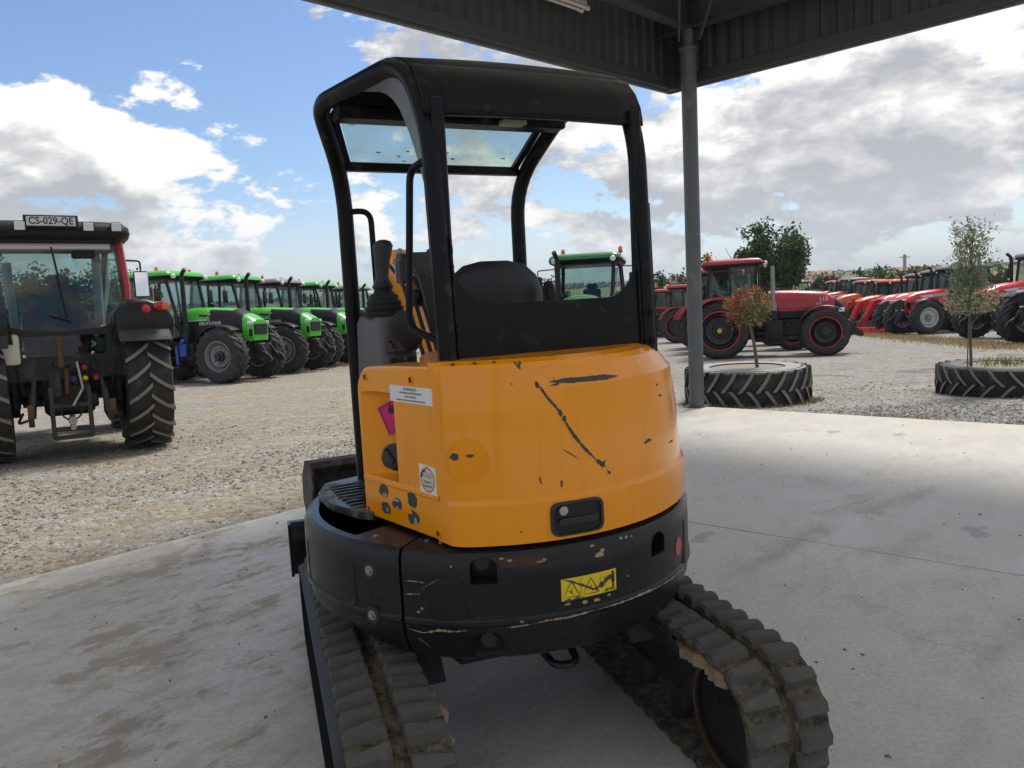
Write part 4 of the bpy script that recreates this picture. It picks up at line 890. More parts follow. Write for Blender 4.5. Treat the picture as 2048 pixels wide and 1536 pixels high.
for sg in (-1, 1):
    xc = sg * .605
    m = MB(); m.box((xc, 0, .25), (.15, 1.42, .20), bev=.02); m.prism([(-.42, .36), (.42, .36), (.32, .46), (-.32, .46)], (sg * .36, 0, 0), (0, 1, 0), (0, 0, 1), (sg, 0, 0), .20); fr = ub(m, 'track_frame', DUST)
    m = MB(); m.prism([(-.62, .385), (.30, .385), (.36, .44), (-.55, .44)], (sg * .445 - .005, 0, 0), (0, 1, 0), (0, 0, 1), (sg, 0, 0), .012); ub(m, 'frame_guard', DUST)
    for yy, nm in ((-.81, 'drive_motor'), (.81, 'front_idler')):
        m = MB(); m.lathe([(.001, -.10), (.165, -.10), (.178, -.085), (.178, -.03), (.15, -.02), (.15, .03), (.178, .04), (.178, .085), (.165, .10), (.001, .10)], 36, (xc, yy, .235), 'X'); w_ = ub(m, nm, BLK if nm == 'drive_motor' else DUST)
        m = MB(); m.lathe([(.166, -.112), (.182, -.112), (.182, -.09), (.166, -.09)], 36, (xc, yy, .235), 'X'); m.lathe([(.166, .112), (.182, .112), (.182, .09), (.166, .09)], 36, (xc, yy, .235), 'X'); m.v = [tuple(uc @ Vector(p)) for p in m.v]; m.build('rusty_rim', RUST, w_)
    random.seed(11 + sg); m = MB()
    for k in range(26):
        t = random.random(); m.sphere((sg * (.462 + .03 * random.random()), -.87 + .30 * t, .41 + .02 * random.random() - .03 * abs(t - .5)), .018 + .022 * random.random(), 6, sc=(1.2, 1.3, .6))
    ub(m, 'caked_mud', SOIL, fr)
    for k in range(4):
        m = MB(); m.lathe([(.001, -.09), (.07, -.09), (.075, -.06), (.055, -.04), (.055, .04), (.075, .06), (.07, .09), (.001, .09)], 20, (xc, -.45 + .3 * k, .115), 'X'); ub(m, 'track_roller', DUST, fr)
    # belt
    r0, half = .196, .81; per = 4 * half + 2 * math.pi * (r0 + .022); N = 48
    def loop(s, rr):
        s %= per; L = 2 * half; A = math.pi * (r0 + .022)
        if s < L: return Vector((0, -half + s, .235 + rr)), 0.
        s -= L
        if s < A: a = s / A * math.pi; return Vector((0, half + rr * math.sin(a), .235 + rr * math.cos(a))), a
        s -= A
        if s < L: return Vector((0, half - s, .235 - rr)), math.pi
        s -= L; a = s / A * math.pi; return Vector((0, -half - rr * math.sin(a), .235 - rr * math.cos(a))), math.pi + a
    m = MB(); rings = []; wdt = .30
    for i in range(168):
        s_ = per * i / 168
        prof = [(-.5 * 1, r0 + .004), (-.5 * 1, r0 + .022), (-.07, r0 + .024), (-.06, r0 + .010), (.06, r0 + .010), (.07, r0 + .024), (.5, r0 + .022), (.5, r0 + .004)]
        rings.append([loop(s_, rr)[0] + Vector((xc + x * wdt, 0, 0)) for x, rr in prof])
    rings.append(rings[0]); m.loft(rings, cap=False); trk = ub(m, 'track', mat('caked rubber belt', fn=rubber_groove), exc, 50)
    m = MB(); rings = []
    for i in range(120 if sg < 0 else 0):
        s_ = per * i / 120; rings.append([loop(s_, rr)[0] + Vector((xc + sg * x, 0, 0)) for x, rr in ((.146, r0 + .021), (.160, r0 + .018), (.180, r0 + .006), (.180, r0 - .012), (.150, r0 + .0))])
    if rings: rings.append(rings[0]); m.loft(rings, cap=False); ub(m, 'belt_edge', mat('smooth black belt edge', (.022, .022, .024), .55, var=.4, vscale=14), trk, 40)
    # lugs: one mesh for each half, shared
    for hf in (-1, 1):
        m = MB(); x0_, x1_ = (.024, .150)
        def L4(x, y0, y1, z): return [(hf * x, y0, z), (hf * x, y1, z)]
        xs = [x0_, x0_ + .010, .065, .115, .140, x1_]
        base = [(-.037, .037), (-.039, .039), (-.039, .037), (-.037, .033), (-.034, .028), (-.031, .025)]
        topy = [(-.024, .016), (-.028, .024), (-.029, .015), (-.027, .010), (-.024, .007), (-.018, .004)]; topz = [.026, .034, .033, .031, .028, .014]
        rings = [[(hf * x, b0, -.004), (hf * x, t0, z), (hf * x, t1, z), (hf * x, b1, -.004)] for x, (b0, b1), (t0, t1), z in zip(xs, base, topy, topz)]
        m.loft(rings); me = m.mesh('lug', mat('worn dusty rubber', fn=rubber_track), 25)
        vars_ = [me]
        for q in range(3):
            mv = me.copy()
            for v in mv.vertices:
                if v.co.z > .01: v.co += Vector((random.uniform(-.002, .002), random.uniform(-.003, .003), random.uniform(-.005, .001)))
            vars_.append(mv)
        for i in range(N):
            s_ = per * (i + (.5 if hf > 0 else 0)) / N
            p, a = loop(s_, r0 + .022)
            o = obj('lug', random.choice(vars_), trk)
            o.matrix_local = uc @ Matrix.Translation(p + Vector((xc, 0, 0))) @ Matrix.Rotation(-a, 4, 'X')
# dozer blade
m = MB(); bp = [(1.02, .56), (1.00, .56), (.985, .52), (.975, .42), (.985, .32), (1.02, .27), (1.05, .27), (1.015, .33), (1.005, .42), (1.015, .52), (1.04, .56)]
m.prism(bp, (-.80, .2, 0), (0, 1, 0), (0, 0, 1), (1, 0, 0), 1.56); m.prism([(.955, .56), (1.04, .56), (1.05, .27), (.985, .27)], (-.815, .2, 0), (0, 1, 0), (0, 0, 1), (1, 0, 0), .015); m.prism([(.955, .56), (1.04, .56), (1.05, .27), (.985, .27)], (.76, .2, 0), (0, 1, 0), (0, 0, 1), (1, 0, 0), .015)
for x in (-.25, .25): m.prism([(.3, .30), (1.2, .38), (1.2, .48), (.3, .40)], (x - .03, 0, 0), (0, 1, 0), (0, 0, 1), (1, 0, 0), .06)
ub(m, 'dozer_blade', BLK)
# ================================================================== TRACTORS
TYRE = mat('tractor tyre rubber', (.022, .022, .023), .72, var=.35, vscale=5, dirt=(.085, .078, .066), dirtamt=.22, dirtscale=5)
LUG = mat('worn lug face', (.23, .21, .175), .85, var=.35, vscale=8, bump=.3)
LUGD = mat('dark lug face', (.045, .043, .04), .8, var=.4, vscale=6)
TBLK = mat('tractor black casting', (.016, .016, .017), .55, var=.4, vscale=4, dirt=(.075, .066, .05), dirtamt=.2, dirtscale=5)
TPL = mat('tractor black plastic', (.016, .016, .0175), .42, spec=.3, var=.25, vscale=3)
FEND = mat('glossy black mudguard', (.017, .017, .018), .32, spec=.3, var=.25, vscale=2, dirt=(.09, .085, .075), dirtamt=.12)
GLS = glass('cab glass', (.55, .67, .65), .02); SEATM = mat('cab seat cloth', (.03, .03, .033), .8, var=.2)
AMB = mat('amber beacon lens', (.80, .17, .01), .25, coat=.3); LENS = mat('lamp lens', (.72, .74, .74), .12, coat=.5); TAIL = mat('red tail lens', (.5, .01, .012), .2, coat=.5)
MIRR = mat('mirror glass', (.85, .87, .88), .03, 1.0); CHROME = mat('silver trim', (.55, .56, .57), .3, .8)
RIMG = mat('grey wheel rim', (.22, .225, .23), .45, var=.15, dirt=(.16, .14, .11), dirtamt=.25); RIMW = mat('light grey wheel rim', (.55, .56, .56), .4, var=.1, dirt=(.3, .27, .22), dirtamt=.2); RIMK = mat('black wheel rim', (.015, .015, .016), .4, var=.2)
PAINT = {'green': mat('light green paint', (.075, .48, .045), .28, coat=.4, var=.06), 'jd': mat('dark green paint', (.02, .17, .035), .3, coat=.4, var=.06), 'red': mat('red paint', (.40, .010, .016), .28, coat=.4, var=.06),
         'mf': mat('bright red paint', (.60, .012, .018), .28, coat=.4, var=.06), 'orange': mat('orange paint', (.72, .10, .015), .3, coat=.3, var=.06), 'black': TPL, 'grey': mat('grey roof paint', (.25, .26, .27), .4, var=.08), 'white': mat('white paint', (.7, .7, .7), .4)}
WCACHE = {}
def tyre_mesh(Rr, w, rim, nl=21, worn=True, lugmat=None):
    k = ('t', Rr, w, rim, nl, worn)
    if k in WCACHE: return WCACHE[k]
    m = MB(); h = w / 2
    prof = [(rim, -h * .74), (rim + .02, -h * .86), (rim + (Rr - rim) * .35, -h * 1.0), (rim + (Rr - rim) * .62, -h * 1.0), (Rr * .925, -h * .93), (Rr * .945, -h * .84), (Rr * .955, -h * .4), (Rr * .958, 0)]
    prof += [(r, -y) for r, y in reversed(prof[:-1])]
    m.lathe(prof, 56, (0, 0, 0), 'Y', 0)
    dl = 2 * math.pi / nl
    for sg in (-1, 1):
        for i in range(nl):
            a0 = i * dl + (dl / 2 if sg > 0 else 0); top = []; bot = []
            for t in (0, .3, .65, 1.0):
                y = sg * (-.02 * w + t * (h * .98 + .02 * w)); a = a0 - (.10 + t * 1.05 - .25 * t * t) * dl
                wd = .105 * w / Rr * (1.05 - .25 * t) * (.9 if t == 0 else 1)
                rt = Rr * (1.0 - .012 * t * t); rb = Rr * (.945 - .02 * t)
                top.append((y, a, wd, rt)); bot.append(rb)
            rings = []
            for (y, a, wd, rt), rb in zip(top, bot):
                P = lambda ang, r: (r * math.sin(ang), y, r * math.cos(ang))
                rings.append([P(a - wd * .72, rb), P(a - wd * .5, rt), P(a + wd * .5, rt), P(a + wd * .72, rb)])
            m.loft(rings, mfn=lambda i_, j_: 1 if (j_ == 1 and i_ >= 0) else 0)
    me = m.mesh('tyre', [TYRE, lugmat or (LUG if worn else LUGD)], 40); WCACHE[k] = me
    return me
def rim_mesh(rim, w, style, ring=None):
    k = ('r', rim, w, style, ring)
    if k in WCACHE: return WCACHE[k]
    mats = {'grey': [RIMG, RIMG, TBLK], 'white': [RIMW, RIMW, RIMG], 'black': [RIMK, RIMK, RIMK], 'red': [RIMK, mat('red rim line', (.45, .02, .03), .4), RIMK], 'yellow': [mat('yellow rim', (.6, .42, .02), .4), MATS.get('yellow rim'), TBLK], 'silver': [CHROME, CHROME, TBLK]}[style]
    mats = [q or mats[0] for q in mats]
    m = MB(); y = w * .36
    m.lathe([(rim * 1.03, y + .03), (rim * .97, y + .035), (rim * .955, y + .01)], 40, (0, 0, 0), 'Y', 1)
    m.lathe([(rim * .955, y + .01), (rim * .90, y - .03), (rim * .86, y - .12), (rim * .80, y - .13), (rim * .70, y - .04), (rim * .42, y - .10), (rim * .36, y - .10)], 40, (0, 0, 0), 'Y', 0)
    m.lathe([(rim * .36, y - .10), (rim * .34, y - .02), (rim * .22, y + .0), (rim * .20, y + .05), (rim * .01, y + .055)], 24, (0, 0, 0), 'Y', 2)
    for i in range(8):
        a = i * math.pi / 4; m.tube([(rim * .52 * math.cos(a), y - .09, rim * .52 * math.sin(a)), (rim * .52 * math.cos(a), y - .055, rim * .52 * math.sin(a))], .018, 6, 2)
    m.lathe([(rim * 1.0, y), (rim * 1.0, -y), (rim * .9, -y)], 32, (0, 0, 0), 'Y', 0)
    me = m.mesh('rim', mats, 35); WCACHE[k] = me
    return me
def wheel(root, name, x, y, Rr, w, rim, style, worn, steer=0.):
    t = obj(name, tyre_mesh(Rr, w, rim, 21 if Rr > .75 else 19, worn), root, (x, y, Rr), (0, R(random.uniform(0, 17)), steer))
    obj('rim', rim_mesh(rim, w, style), t, None, (0, 0, 0 if y > 0 else math.pi))
    return t
def arcshell(m, cx, cz, r, a0, a1, y0, y1, th, n=14, mi=0, lip=.05):
    rings = []
    for i in range(n + 1):
        a = R(a0 + (a1 - a0) * i / n); c, s_ = math.cos(a), math.sin(a)
        P = lambda rr, y: (cx + rr * c, y, cz + rr * s_)
        sg = 1 if y1 > y0 else -1
        rings.append([P(r, y0), P(r, y1 - sg * .03), P(r - .02, y1), P(r - lip - .02, y1), P(r - lip - .02, y1 - sg * th), P(r - th - .02, y1 - sg * .04), P(r - th, y0)])
    m.loft(rings, mi)
def ring_h(x, w, zb, zt, cr=.03):
    h = zt - zb
    L = [(-w * .92, zb), (-w, zb + .25 * h), (-w, zb + .62 * h), (-w * .95, zb + .84 * h), (-w * .76, zt - .03 * h), (-w * .38, zt + cr * .7), (0, zt + cr)]
    L += [(-y, z) for y, z in reversed(L[:-1])]
    return [(x, y, z) for y, z in L]
def tractor(name, st):
    """one tractor; X forward, Y left, origin on the ground under the rear axle"""
    P = dict(R=.87, w=.52, rim=.50, Rf=.68, wf=.42, rimf=.37, wb=2.75, tr=1.80, trf=1.80, rims='grey', worn=False, body='green', roof='green', fend='black', hood='deutz', roofz=2.92, cabw=.80, xr=-.42, exh='black', guard=True, weights='link', nbeacon=2)
    P.update(st); body = PAINT[P['body']]; roofm = PAINT[P['roof']]
    t = empty(name)
    for s_ in (1, -1): wheel(t, 'rear_tyre', 0, s_ * P['tr'] / 2, P['R'], P['w'], P['rim'], P['rims'], P['worn'])
    for s_ in (1, -1): wheel(t, 'front_tyre', P['wb'], s_ * P['trf'] / 2, P['Rf'], P['wf'], P['rimf'], P['rims'], P['worn'])
    Rr, Rf, wb = P['R'], P['Rf'], P['wb']
    m = MB(); m.box((.35, 0, .82), (1.5, .52, .55), bev=.06); m.box((wb * .62, 0, .88), (1.6, .46, .55), bev=.05); m.box((wb - .05, 0, .72), (.9, .38, .22), bev=.04); m.box((wb * .5, 0, .55), (1.0, .34, .2), bev=.04)
    m.tube([(0, -.65, Rr), (0, .65, Rr)], .17, 16); m.tube([(wb, -P['trf'] / 2 + .1, Rf), (wb, P['trf'] / 2 - .1, Rf)], .10, 12); m.tube([(wb, -.5, Rf - .05), (wb, .5, Rf - .05)], .15, 12)
    for k in range(5): m.box((wb * .5 + .25 * k, .25 if k % 2 else -.25, .85 + .05 * k), (.18, .08, .16), bev=.02)
    m.build('chassis', TBLK, t)
    # bonnet
    xh0, hs = P['xr'] + 1.78, P['hood']; nose = wb + .62
    SEC = {'deutz': [(xh0, .40, 1.02, 1.78), (xh0 + .35, .41, 1.02, 1.78), (xh0 + .75, .41, 1.02, 1.76), (wb + .02, .41, 1.05, 1.70), (wb + .34, .41, 1.02, 1.60), (nose - .10, .40, .96, 1.50), (nose, .36, .98, 1.42)],
           'case': [(xh0, .40, 1.10, 1.80), (xh0 + .35, .43, 1.08, 1.80), (xh0 + .8, .43, 1.08, 1.78), (wb + .05, .42, 1.10, 1.70), (wb + .32, .40, 1.02, 1.56), (nose - .08, .34, 1.00, 1.38), (nose + .05, .22, 1.02, 1.20)],
           'mf': [(xh0, .41, 1.05, 1.82), (xh0 + .35, .42, 1.05, 1.82), (xh0 + .8, .42, 1.05, 1.79), (wb + .02, .41, 1.05, 1.72), (wb + .34, .40, .98, 1.62), (nose - .06, .38, .92, 1.52), (nose + .02, .34, .94, 1.44)]}
    SEC['kubota'] = SEC['jd'] = SEC['mf']; DZ = {'deutz': .26, 'case': .17, 'mf': .15}.get(hs, .1)
    sec = [(x_, w_, zb_ + DZ * .45, zt_ + DZ * (1 if q_ < 4 else .8)) for q_, (x_, w_, zb_, zt_) in enumerate(SEC.get(hs, SEC['mf']))]
    bk_ = TPL
    def mf_deutz(i, j):
        top = j in (4, 5, 6, 7)
        if i in (0,): return 0 if j in (2, 3, 4, 5, 6, 7, 8, 9) else 1
        if i == 1: return 0 if j in (2, 3, 4, 5, 6, 7, 8, 9) else 1
        if i == 2: return 0 if (j in (4, 5, 6, 7)) else 1
        if i == 3: return 1 if j in (1, 2, 3, 4, 5, 6, 7, 8, 9, 10) else 0
        return 0
    def mf_case(i, j):
        if i >= 4 or i == -2: return 1
        if j in (0, 11, 12): return 1
        return 0
    def mf_mf(i, j): return 1 if (i == -2) else 0
    fn = {'deutz': mf_deutz, 'case': mf_case}.get(hs, mf_mf)
    m = MB(); m.loft([ring_h(*s_) for s_ in sec], mfn=fn); hd = m.build('bonnet', [body, bk_], t, 40)
    xn = sec[-1][0]
    if hs == 'deutz':
        m = MB(); m.box((xn + .005, 0, 1.22 + DZ * .7), (.05, .60, .30), bev=.02); gr_ = m.build('grille', TPL, t)
        for k in range(4): m = MB(); m.box((xn + .032, 0, 1.12 + DZ * .7 + .065 * k), (.012, .52, .012)); m.build('grille_bar', TBLK, gr_)
        for s_ in (1, -1):
            m = MB(); m.box((xn - .06, s_ * .375, 1.36 + DZ * .8), (.20, .05, .10), bev=.02); m.build('headlight', LENS, t)
            m = MB(); m.box((xn - .05, s_ * .39, 1.13 + DZ * .7), (.10, .02, .2), bev=.008); m.build('side_vent', TPL, hd)
            m = MB(); m.box((xh0 + .60, s_ * .418, 1.60 + DZ * .9), (.34, .012, .05), rot=Matrix.Rotation(R(6), 3, 'Y')); m.build('side_vent', TPL, hd)
            m = MB(); m.tube([(xh0 + .05, s_ * .418, 1.50 + DZ * .8), (xh0 + .62, s_ * .421, 1.50 + DZ * .8), (xh0 + .80, s_ * .418, 1.64 + DZ * .9)], .011, 5); m.build('trim_line', PAINT['white'], hd)
            lettering('DEUTZ-FAHR', .115, PAINT['white'], hd, (xh0 + .78, s_ * .426, 1.42 + DZ * .75), (-s_, 0, 0), (0, 0, 1), .001)
    elif hs == 'case':
        for s_ in (1, -1):
            m = MB(); m.box((xn - .16, s_ * .345, 1.20 + DZ * .7), (.18, .04, .13), bev=.02, rot=Matrix.Rotation(R(-14 * s_), 3, 'Z')); m.build('headlight', LENS, t)
            lettering('115', .17, PAINT['white'], hd, (wb + .02, s_ * .432, 1.50 + DZ * .9), (-s_, 0, .12), (0, -s_ * .12, 1), .002); lettering('CVX', .08, PAINT['white'], hd, (wb - .12, s_ * .434, 1.38 + DZ * .9), (-s_, 0, .12), (0, 0, 1), .001)
            m = MB(); m.prism([(xh0 + .1, 1.42), (xh0 + .9, 1.40), (wb + .2, 1.30), (xh0 + .7, 1.30), (xh0 + .1, 1.36)], (0, s_ * .43, DZ * .8), (1, 0, 0), (0, 0, 1), (0, s_, 0), .012); m.build('bonnet_crease', body, hd)
        m = MB(); m.tube([(xh0 + .05, .40, 1.86 + DZ), (xh0 + .35, .36, 1.86 + DZ)], .05, 8); m.build('air_scoop', TPL, t)
    else:
        m = MB(); m.box((xn + .004, 0, 1.22 + DZ * .6), (.05, .56, .40), bev=.02); gr_ = m.build('grille', TPL, t)
        for s_ in (1, -1):
            m = MB(); m.box((xn - .02, s_ * .30, 1.45 + DZ * .8), (.14, .18, .07), bev=.02); m.build('headlight', LENS, t)
            m = MB(); m.box((xn - .14, s_ * .392, 1.25 + DZ * .6), (.22, .02, .26), bev=.008, rot=Matrix.Rotation(R(-16), 3, 'Y')); m.build('side_vent', TPL, hd)
            for k in range(3): m = MB(); m.box((xh0 + .55 + .09 * k, s_ * .418, 1.42 + DZ * .7), (.035, .012, .2), rot=Matrix.Rotation(R(12), 3, 'Y')); m.build('side_vent', TPL, hd)
            if hs == 'mf':
                m = MB(); m.prism([(xh0 + .0, 1.60), (xh0 + 1.25, 1.50), (xh0 + 1.45, 1.58), (xh0 + .0, 1.70)], (0, s_ * .410, DZ * .85), (1, 0, 0), (0, 0, 1), (0, s_, 0), .014); m.build('silver_stripe', CHROME, hd)
                lettering('MASSEY FERGUSON', .085, INK, hd, (xh0 + .42, s_ * .4255, 1.615 + DZ * .85), (-s_, 0, .07 * s_ * s_), (0, 0, 1), .001); lettering('NEXT', .11, PAINT['white'], hd, (xh0 + .2, s_ * .424, 1.40 + DZ * .75), (-s_, 0, 0), (0, 0, 1), .002)
                m = MB(); m.box((xn + .012, s_ * .2, 1.05 + DZ * .5), (.05, .16, .05), bev=.012); m.build('headlight', LENS, t)
    # cab
    xr, cw_, zt = P['xr'], P['cabw'], P['roofz'] - .22; zb = 1.42; xf = xr + 1.80
    B = {('f', s_): Vector((xf - .08, s_ * .54, 1.32)) for s_ in (1, -1)}; B.update({('r', s_): Vector((xr + .02, s_ * cw_ * .93, zb + .1)) for s_ in (1, -1)}); B.update({('b', s_): Vector((xr + .72, s_ * (cw_ + .02), zb - .38)) for s_ in (1, -1)})
    Tp = {('f', s_): Vector((xf - .34, s_ * (cw_ - .12), zt)) for s_ in (1, -1)}; Tp.update({('r', s_): Vector((xr + .10, s_ * (cw_ - .08), zt)) for s_ in (1, -1)}); Tp.update({('b', s_): Vector((xr + .66, s_ * (cw_ - .06), zt)) for s_ in (1, -1)})
    for kk in B:
        mid = B[kk].lerp(Tp[kk], .5) + Vector((.03 if kk[0] == 'f' else (-.03 if kk[0] == 'r' else 0), .03 * kk[1], 0))
        m = MB(); m.tube([B[kk], mid, Tp[kk]], .045 if kk[0] != 'b' else .032, 6, sq=(1, 0, 0)); m.build('cab_pillar', P.get('pillar', TPL) if kk[0] == 'r' else TPL, t)
    m = MB()
    m.box((xr + .95, 0, .98), (1.55, 1.02, .32), bev=.05); m.box((xr + .25, 0, 1.30), (.7, cw_ * 1.3, .46), bev=.05); m.box((xf - .12, 0, 1.10), (.16, .9, .3), bev=.03)
    m.build('cab_floor', TPL, t)
    def pane(nm, pts):
        mm = MB(); mm.add(pts, [tuple(range(len(pts)))]); return mm.build(nm, GLS, t, 0)
    pane('windscreen', [B[('f', 1)], B[('f', -1)], Tp[('f', -1)], Tp[('f', 1)]])
    rw = [B[('r', 1)], B[('r', -1)], Tp[('r', -1)], Tp[('r', 1)]]
    pane('rear_window', rw)
    for s_ in (1, -1):
        pane('door_glass', [B[('f', s_)], B[('b', s_)], Tp[('b', s_)], Tp[('f', s_)]]); pane('quarter_glass', [B[('b', s_)] + Vector((0, 0, .3)), B[('r', s_)], Tp[('r', s_)], Tp[('b', s_)]])
        m = MB(); m.tube([B[('f', s_)], B[('b', s_)]], .03, 5); m.tube([B[('b', s_)] + Vector((0, 0, .28)), B[('r', s_)]], .04, 5); m.build('door_sill', TPL, t)
        m = MB(); m.box(B[('b', s_)].lerp(B[('f', s_)], .15) + Vector((0, .03 * s_, .25)), (.12, .03, .05), bev=.01); m.build('door_handle', TBLK, t)
    m = MB(); m.tube([B[('r', 1)], B[('r', -1)]], .05, 6); m.tube([Tp[('r', 1)], Tp[('r', -1)]], .04, 6); m.tube([B[('f', 1)], B[('f', -1)]], .03, 6); m.tube([Tp[('f', 1)], Tp[('f', -1)]], .04, 6); m.build('window_rail', TPL, t)
    rz = P['roofz']; rcx = xr + .74
    def rr3(w, l, z, dx=0.): return [(rcx + dx + a, b, z) for a, b in rrect(l, w, .16, 4)]
    rb_ = [rr3(2 * cw_ - .06, 1.56, rz - .25), rr3(2 * cw_ + .06, 1.74, rz - .22), rr3(2 * cw_ + .10, 1.82, rz - .15)]
    m = MB(); m.loft(rb_); m.build('roof_liner', TPL, t, 50)
    m = MB(); m.loft([rr3(2 * cw_ + .09, 1.81, rz - .15), rr3(2 * cw_ + .08, 1.80, rz - .09), rr3(2 * cw_ - .04, 1.66, rz - .03), rr3(2 * cw_ - .3, 1.36, rz), rr3(2 * cw_ - .9, .7, rz + .012)]); rf_ = m.build('cab_roof', roofm, t, 50)
    for s_ in (1, -1):
        for xx, nm in ((xf - .08, 1), (xr - .12, -1)):
            m = MB(); m.lathe([(.001, .045 * nm), (.05, .04 * nm), (.065, .02 * nm), (.065, -.03 * nm)], 14, (xx + .0, s_ * (cw_ - .12), rz - .18), 'X'); m.build('work_light', LENS, t)
    for k in range(P['nbeacon']):
        yy = (cw_ - .08) * (1 if k == 0 else -1)
        m = MB(); m.tube([(xr + .05, yy, rz - .08), (xr + .05, yy, rz + .10)], .014, 6); m.lathe([(.055, .08), (.06, .10), (.03, .11)], 14, (xr + .05, yy, rz), 'Z'); bc = m.build('beacon_stalk', TPL, t)
        m = MB(); m.lathe([(.052, .10), (.055, .13), (.05, .20), (.03, .235), (.001, .24)], 16, (xr + .05, yy, rz), 'Z'); m.build('beacon', AMB, bc)
    m = MB(); m.box((xr + .45, 0, 1.50), (.46, .46, .12), bev=.04, seg=2); m.box((xr + .24, 0, 1.83), (.12, .44, .62), bev=.05, seg=2); m.box((xr + .22, 0, 2.2), (.1, .26, .14), bev=.04); m.box((xr + .45, -.34, 1.66), (.4, .10, .09), bev=.03); m.build('operator_seat', SEATM, t)
    m = MB(); m.tube([(xf - .45, 0, 1.25), (xf - .62, 0, 1.72)], .04, 8); m.tube([(xf - .62 + .19 * math.cos(a) * .9, .19 * math.sin(a), 1.74 + .19 * math.cos(a) * .42) for a in np.linspace(0, 2 * math.pi, 17)], .014, 6); m.build('steering_wheel', TPL, t)
    m = MB(); m.box((xf - .40, 0, 1.42), (.16, .40, .28), bev=.05); m.build('dashboard', TPL, t)
    for s_ in (1, -1):
        a = Tp[('f', s_)] + Vector((.0, .02 * s_, -.12)); b = a + Vector((.02, .42 * s_, -.02))
        m = MB(); m.tube(fillet([a, b, b + Vector((0, .0, -.14))], .04), .014, 6); mr = m.build('mirror_arm', TPL, t)
        m = MB(); m.box(b + Vector((0.02, 0, -.33)), (.06, .20, .38), bev=.03, seg=2); hs_ = m.build('mirror', TPL, mr)
        m = MB(); m.box(b + Vector((-.016, 0, -.33)), (.006, .17, .34), bev=.0); m.v = [tuple(p) for p in m.v]; m.build('mirror_glass', MIRR, mr)
    # rear mudguards
    fm = FEND if P['fend'] == 'black' else PAINT[P['fend']]
    for s_ in (1, -1):
        yi, yo = s_ * (P['tr'] / 2 - P['w'] / 2 - .04), s_ * (P['tr'] / 2 + P['w'] / 2 - (.02 if P['fend'] != 'black' else -.02))
        m = MB(); arcshell(m, .0, Rr + .02, Rr + .13, 18, P.get('fa', 158), yi, yo, .02, 16, 0, .07)
        m.prism([(.85 * Rr, 1.0), (.6 * Rr, Rr + .72 * Rr), (0, Rr * 2.12), (-.6 * Rr, Rr + .80 * Rr), (-.5 * Rr, 1.0)], (0, yi, 0), (1, 0, 0), (0, 0, 1), (0, -s_, 0), .03)
        fd = m.build('mudguard', fm, t, 40)
        m = MB(); m.box((-.68 * Rr - .08, s_ * (P['tr'] / 2 + .12), Rr * 1.82), (.06, .20, .09), bev=.02); tl = m.build('tail_light', TAIL, t)
        m = MB(); m.box((-.68 * Rr - .09, s_ * (P['tr'] / 2 + .19), Rr * 1.82), (.065, .07, .08), bev=.02); m.build('indicator', AMB, tl)
        if P['guard']:
            m = MB(); arcshell(m, wb, Rf, Rf + .10, 55, 165, s_ * (P['trf'] / 2 - P['wf'] / 2 + .06), s_ * (P['trf'] / 2 + P['wf'] / 2 - .07), .012, 12, 0, .012); m.build('front_mudguard', FEND, t, 40)
            m = MB(); m.tube([(wb, s_ * .55, Rf + .1), (wb, s_ * .6, Rf + .3), (wb + .1, s_ * (P['trf'] / 2), Rf * 2 + .06)], .02, 6); m.build('guard_bracket', TBLK, t)
        m = MB()
        for k in range(3): m.box((xf - .30, s_ * (.60 + .03 * (2 - k)), .50 + .24 * k), (.38, .26, .03), bev=.008)
        m.box((xf - .49, s_ * .64, .72), (.02, .22, .5)); m.box((xf - .11, s_ * .64, .72), (.02, .22, .5)); m.build('steps', TBLK, t)
        m = MB(); m.box((xf + .12, s_ * .52, .86), (.48, .36, .50), bev=.06, seg=2); m.build('tank', TPL, t)
    # exhaust on the right hand windscreen pillar
    em = PAINT['grey'] if P['exh'] == 'grey' else TPL
    m = MB(); ex, ey = xf + .10, -.58; m.tube([(ex, ey, 1.0), (ex, ey, 1.55), (ex - .02, ey - .02, 1.62)], .10, 14); m.tube([(ex, ey, 1.55), (ex, ey, P['roofz'] - .28)], .062, 14); ep = m.build('exhaust', em, t)
    m = MB(); m.tube(fillet([(ex, ey, P['roofz'] - .30), (ex, ey, P['roofz'] - .14), (ex + .16, ey - .04, P['roofz'] + .0)], .1), .055, 12); m.build('exhaust_tip', TPL, ep)
    m = MB(); m.box((ex, ey, 1.18), (.22, .24, .44), bev=.05, seg=2); m.build('silencer_shield', TPL, t)
    # front linkage or weights
    m = MB(); xb = nose + .02
    m.box((xb + .02, 0, .82), (.22, .56, .40), bev=.03)
    for s_ in (1, -1):
        m.prism([(0, 0), (.34, -.16), (.42, -.10), (.36, .02), (.12, .16), (0, .16)], (xb + .06, s_ * .30 - .025, .66), (1, 0, 0), (0, 0, 1), (0, 1, 0), .05); m.tube([(xb + .1, s_ * .2, .98), (xb + .3, s_ * .26, .66)], .035, 8)
    m.tube([(xb + .1, 0, 1.0), (xb + .3, .02, 1.06)], .025, 8); m.box((xb + .14, 0, .60), (.08, .70, .08), bev=.01); m.build('front_linkage', TBLK, t)
    m = MB()
    for s_ in (1, -1):
        m.prism([(.1, .62), (-.62, .50), (-.66, .58), (.1, .76)], (0, s_ * .34, 0), (1, 0, 0), (0, 0, 1), (0, 1, 0), .05); m.tube([(-.35, s_ * .36, .56), (-.30, s_ * .30, 1.12)], .035, 8)
    m.box((-.32, 0, .85), (.3, .5, .5), bev=.04); m.build('rear_linkage', TBLK, t)
    return t
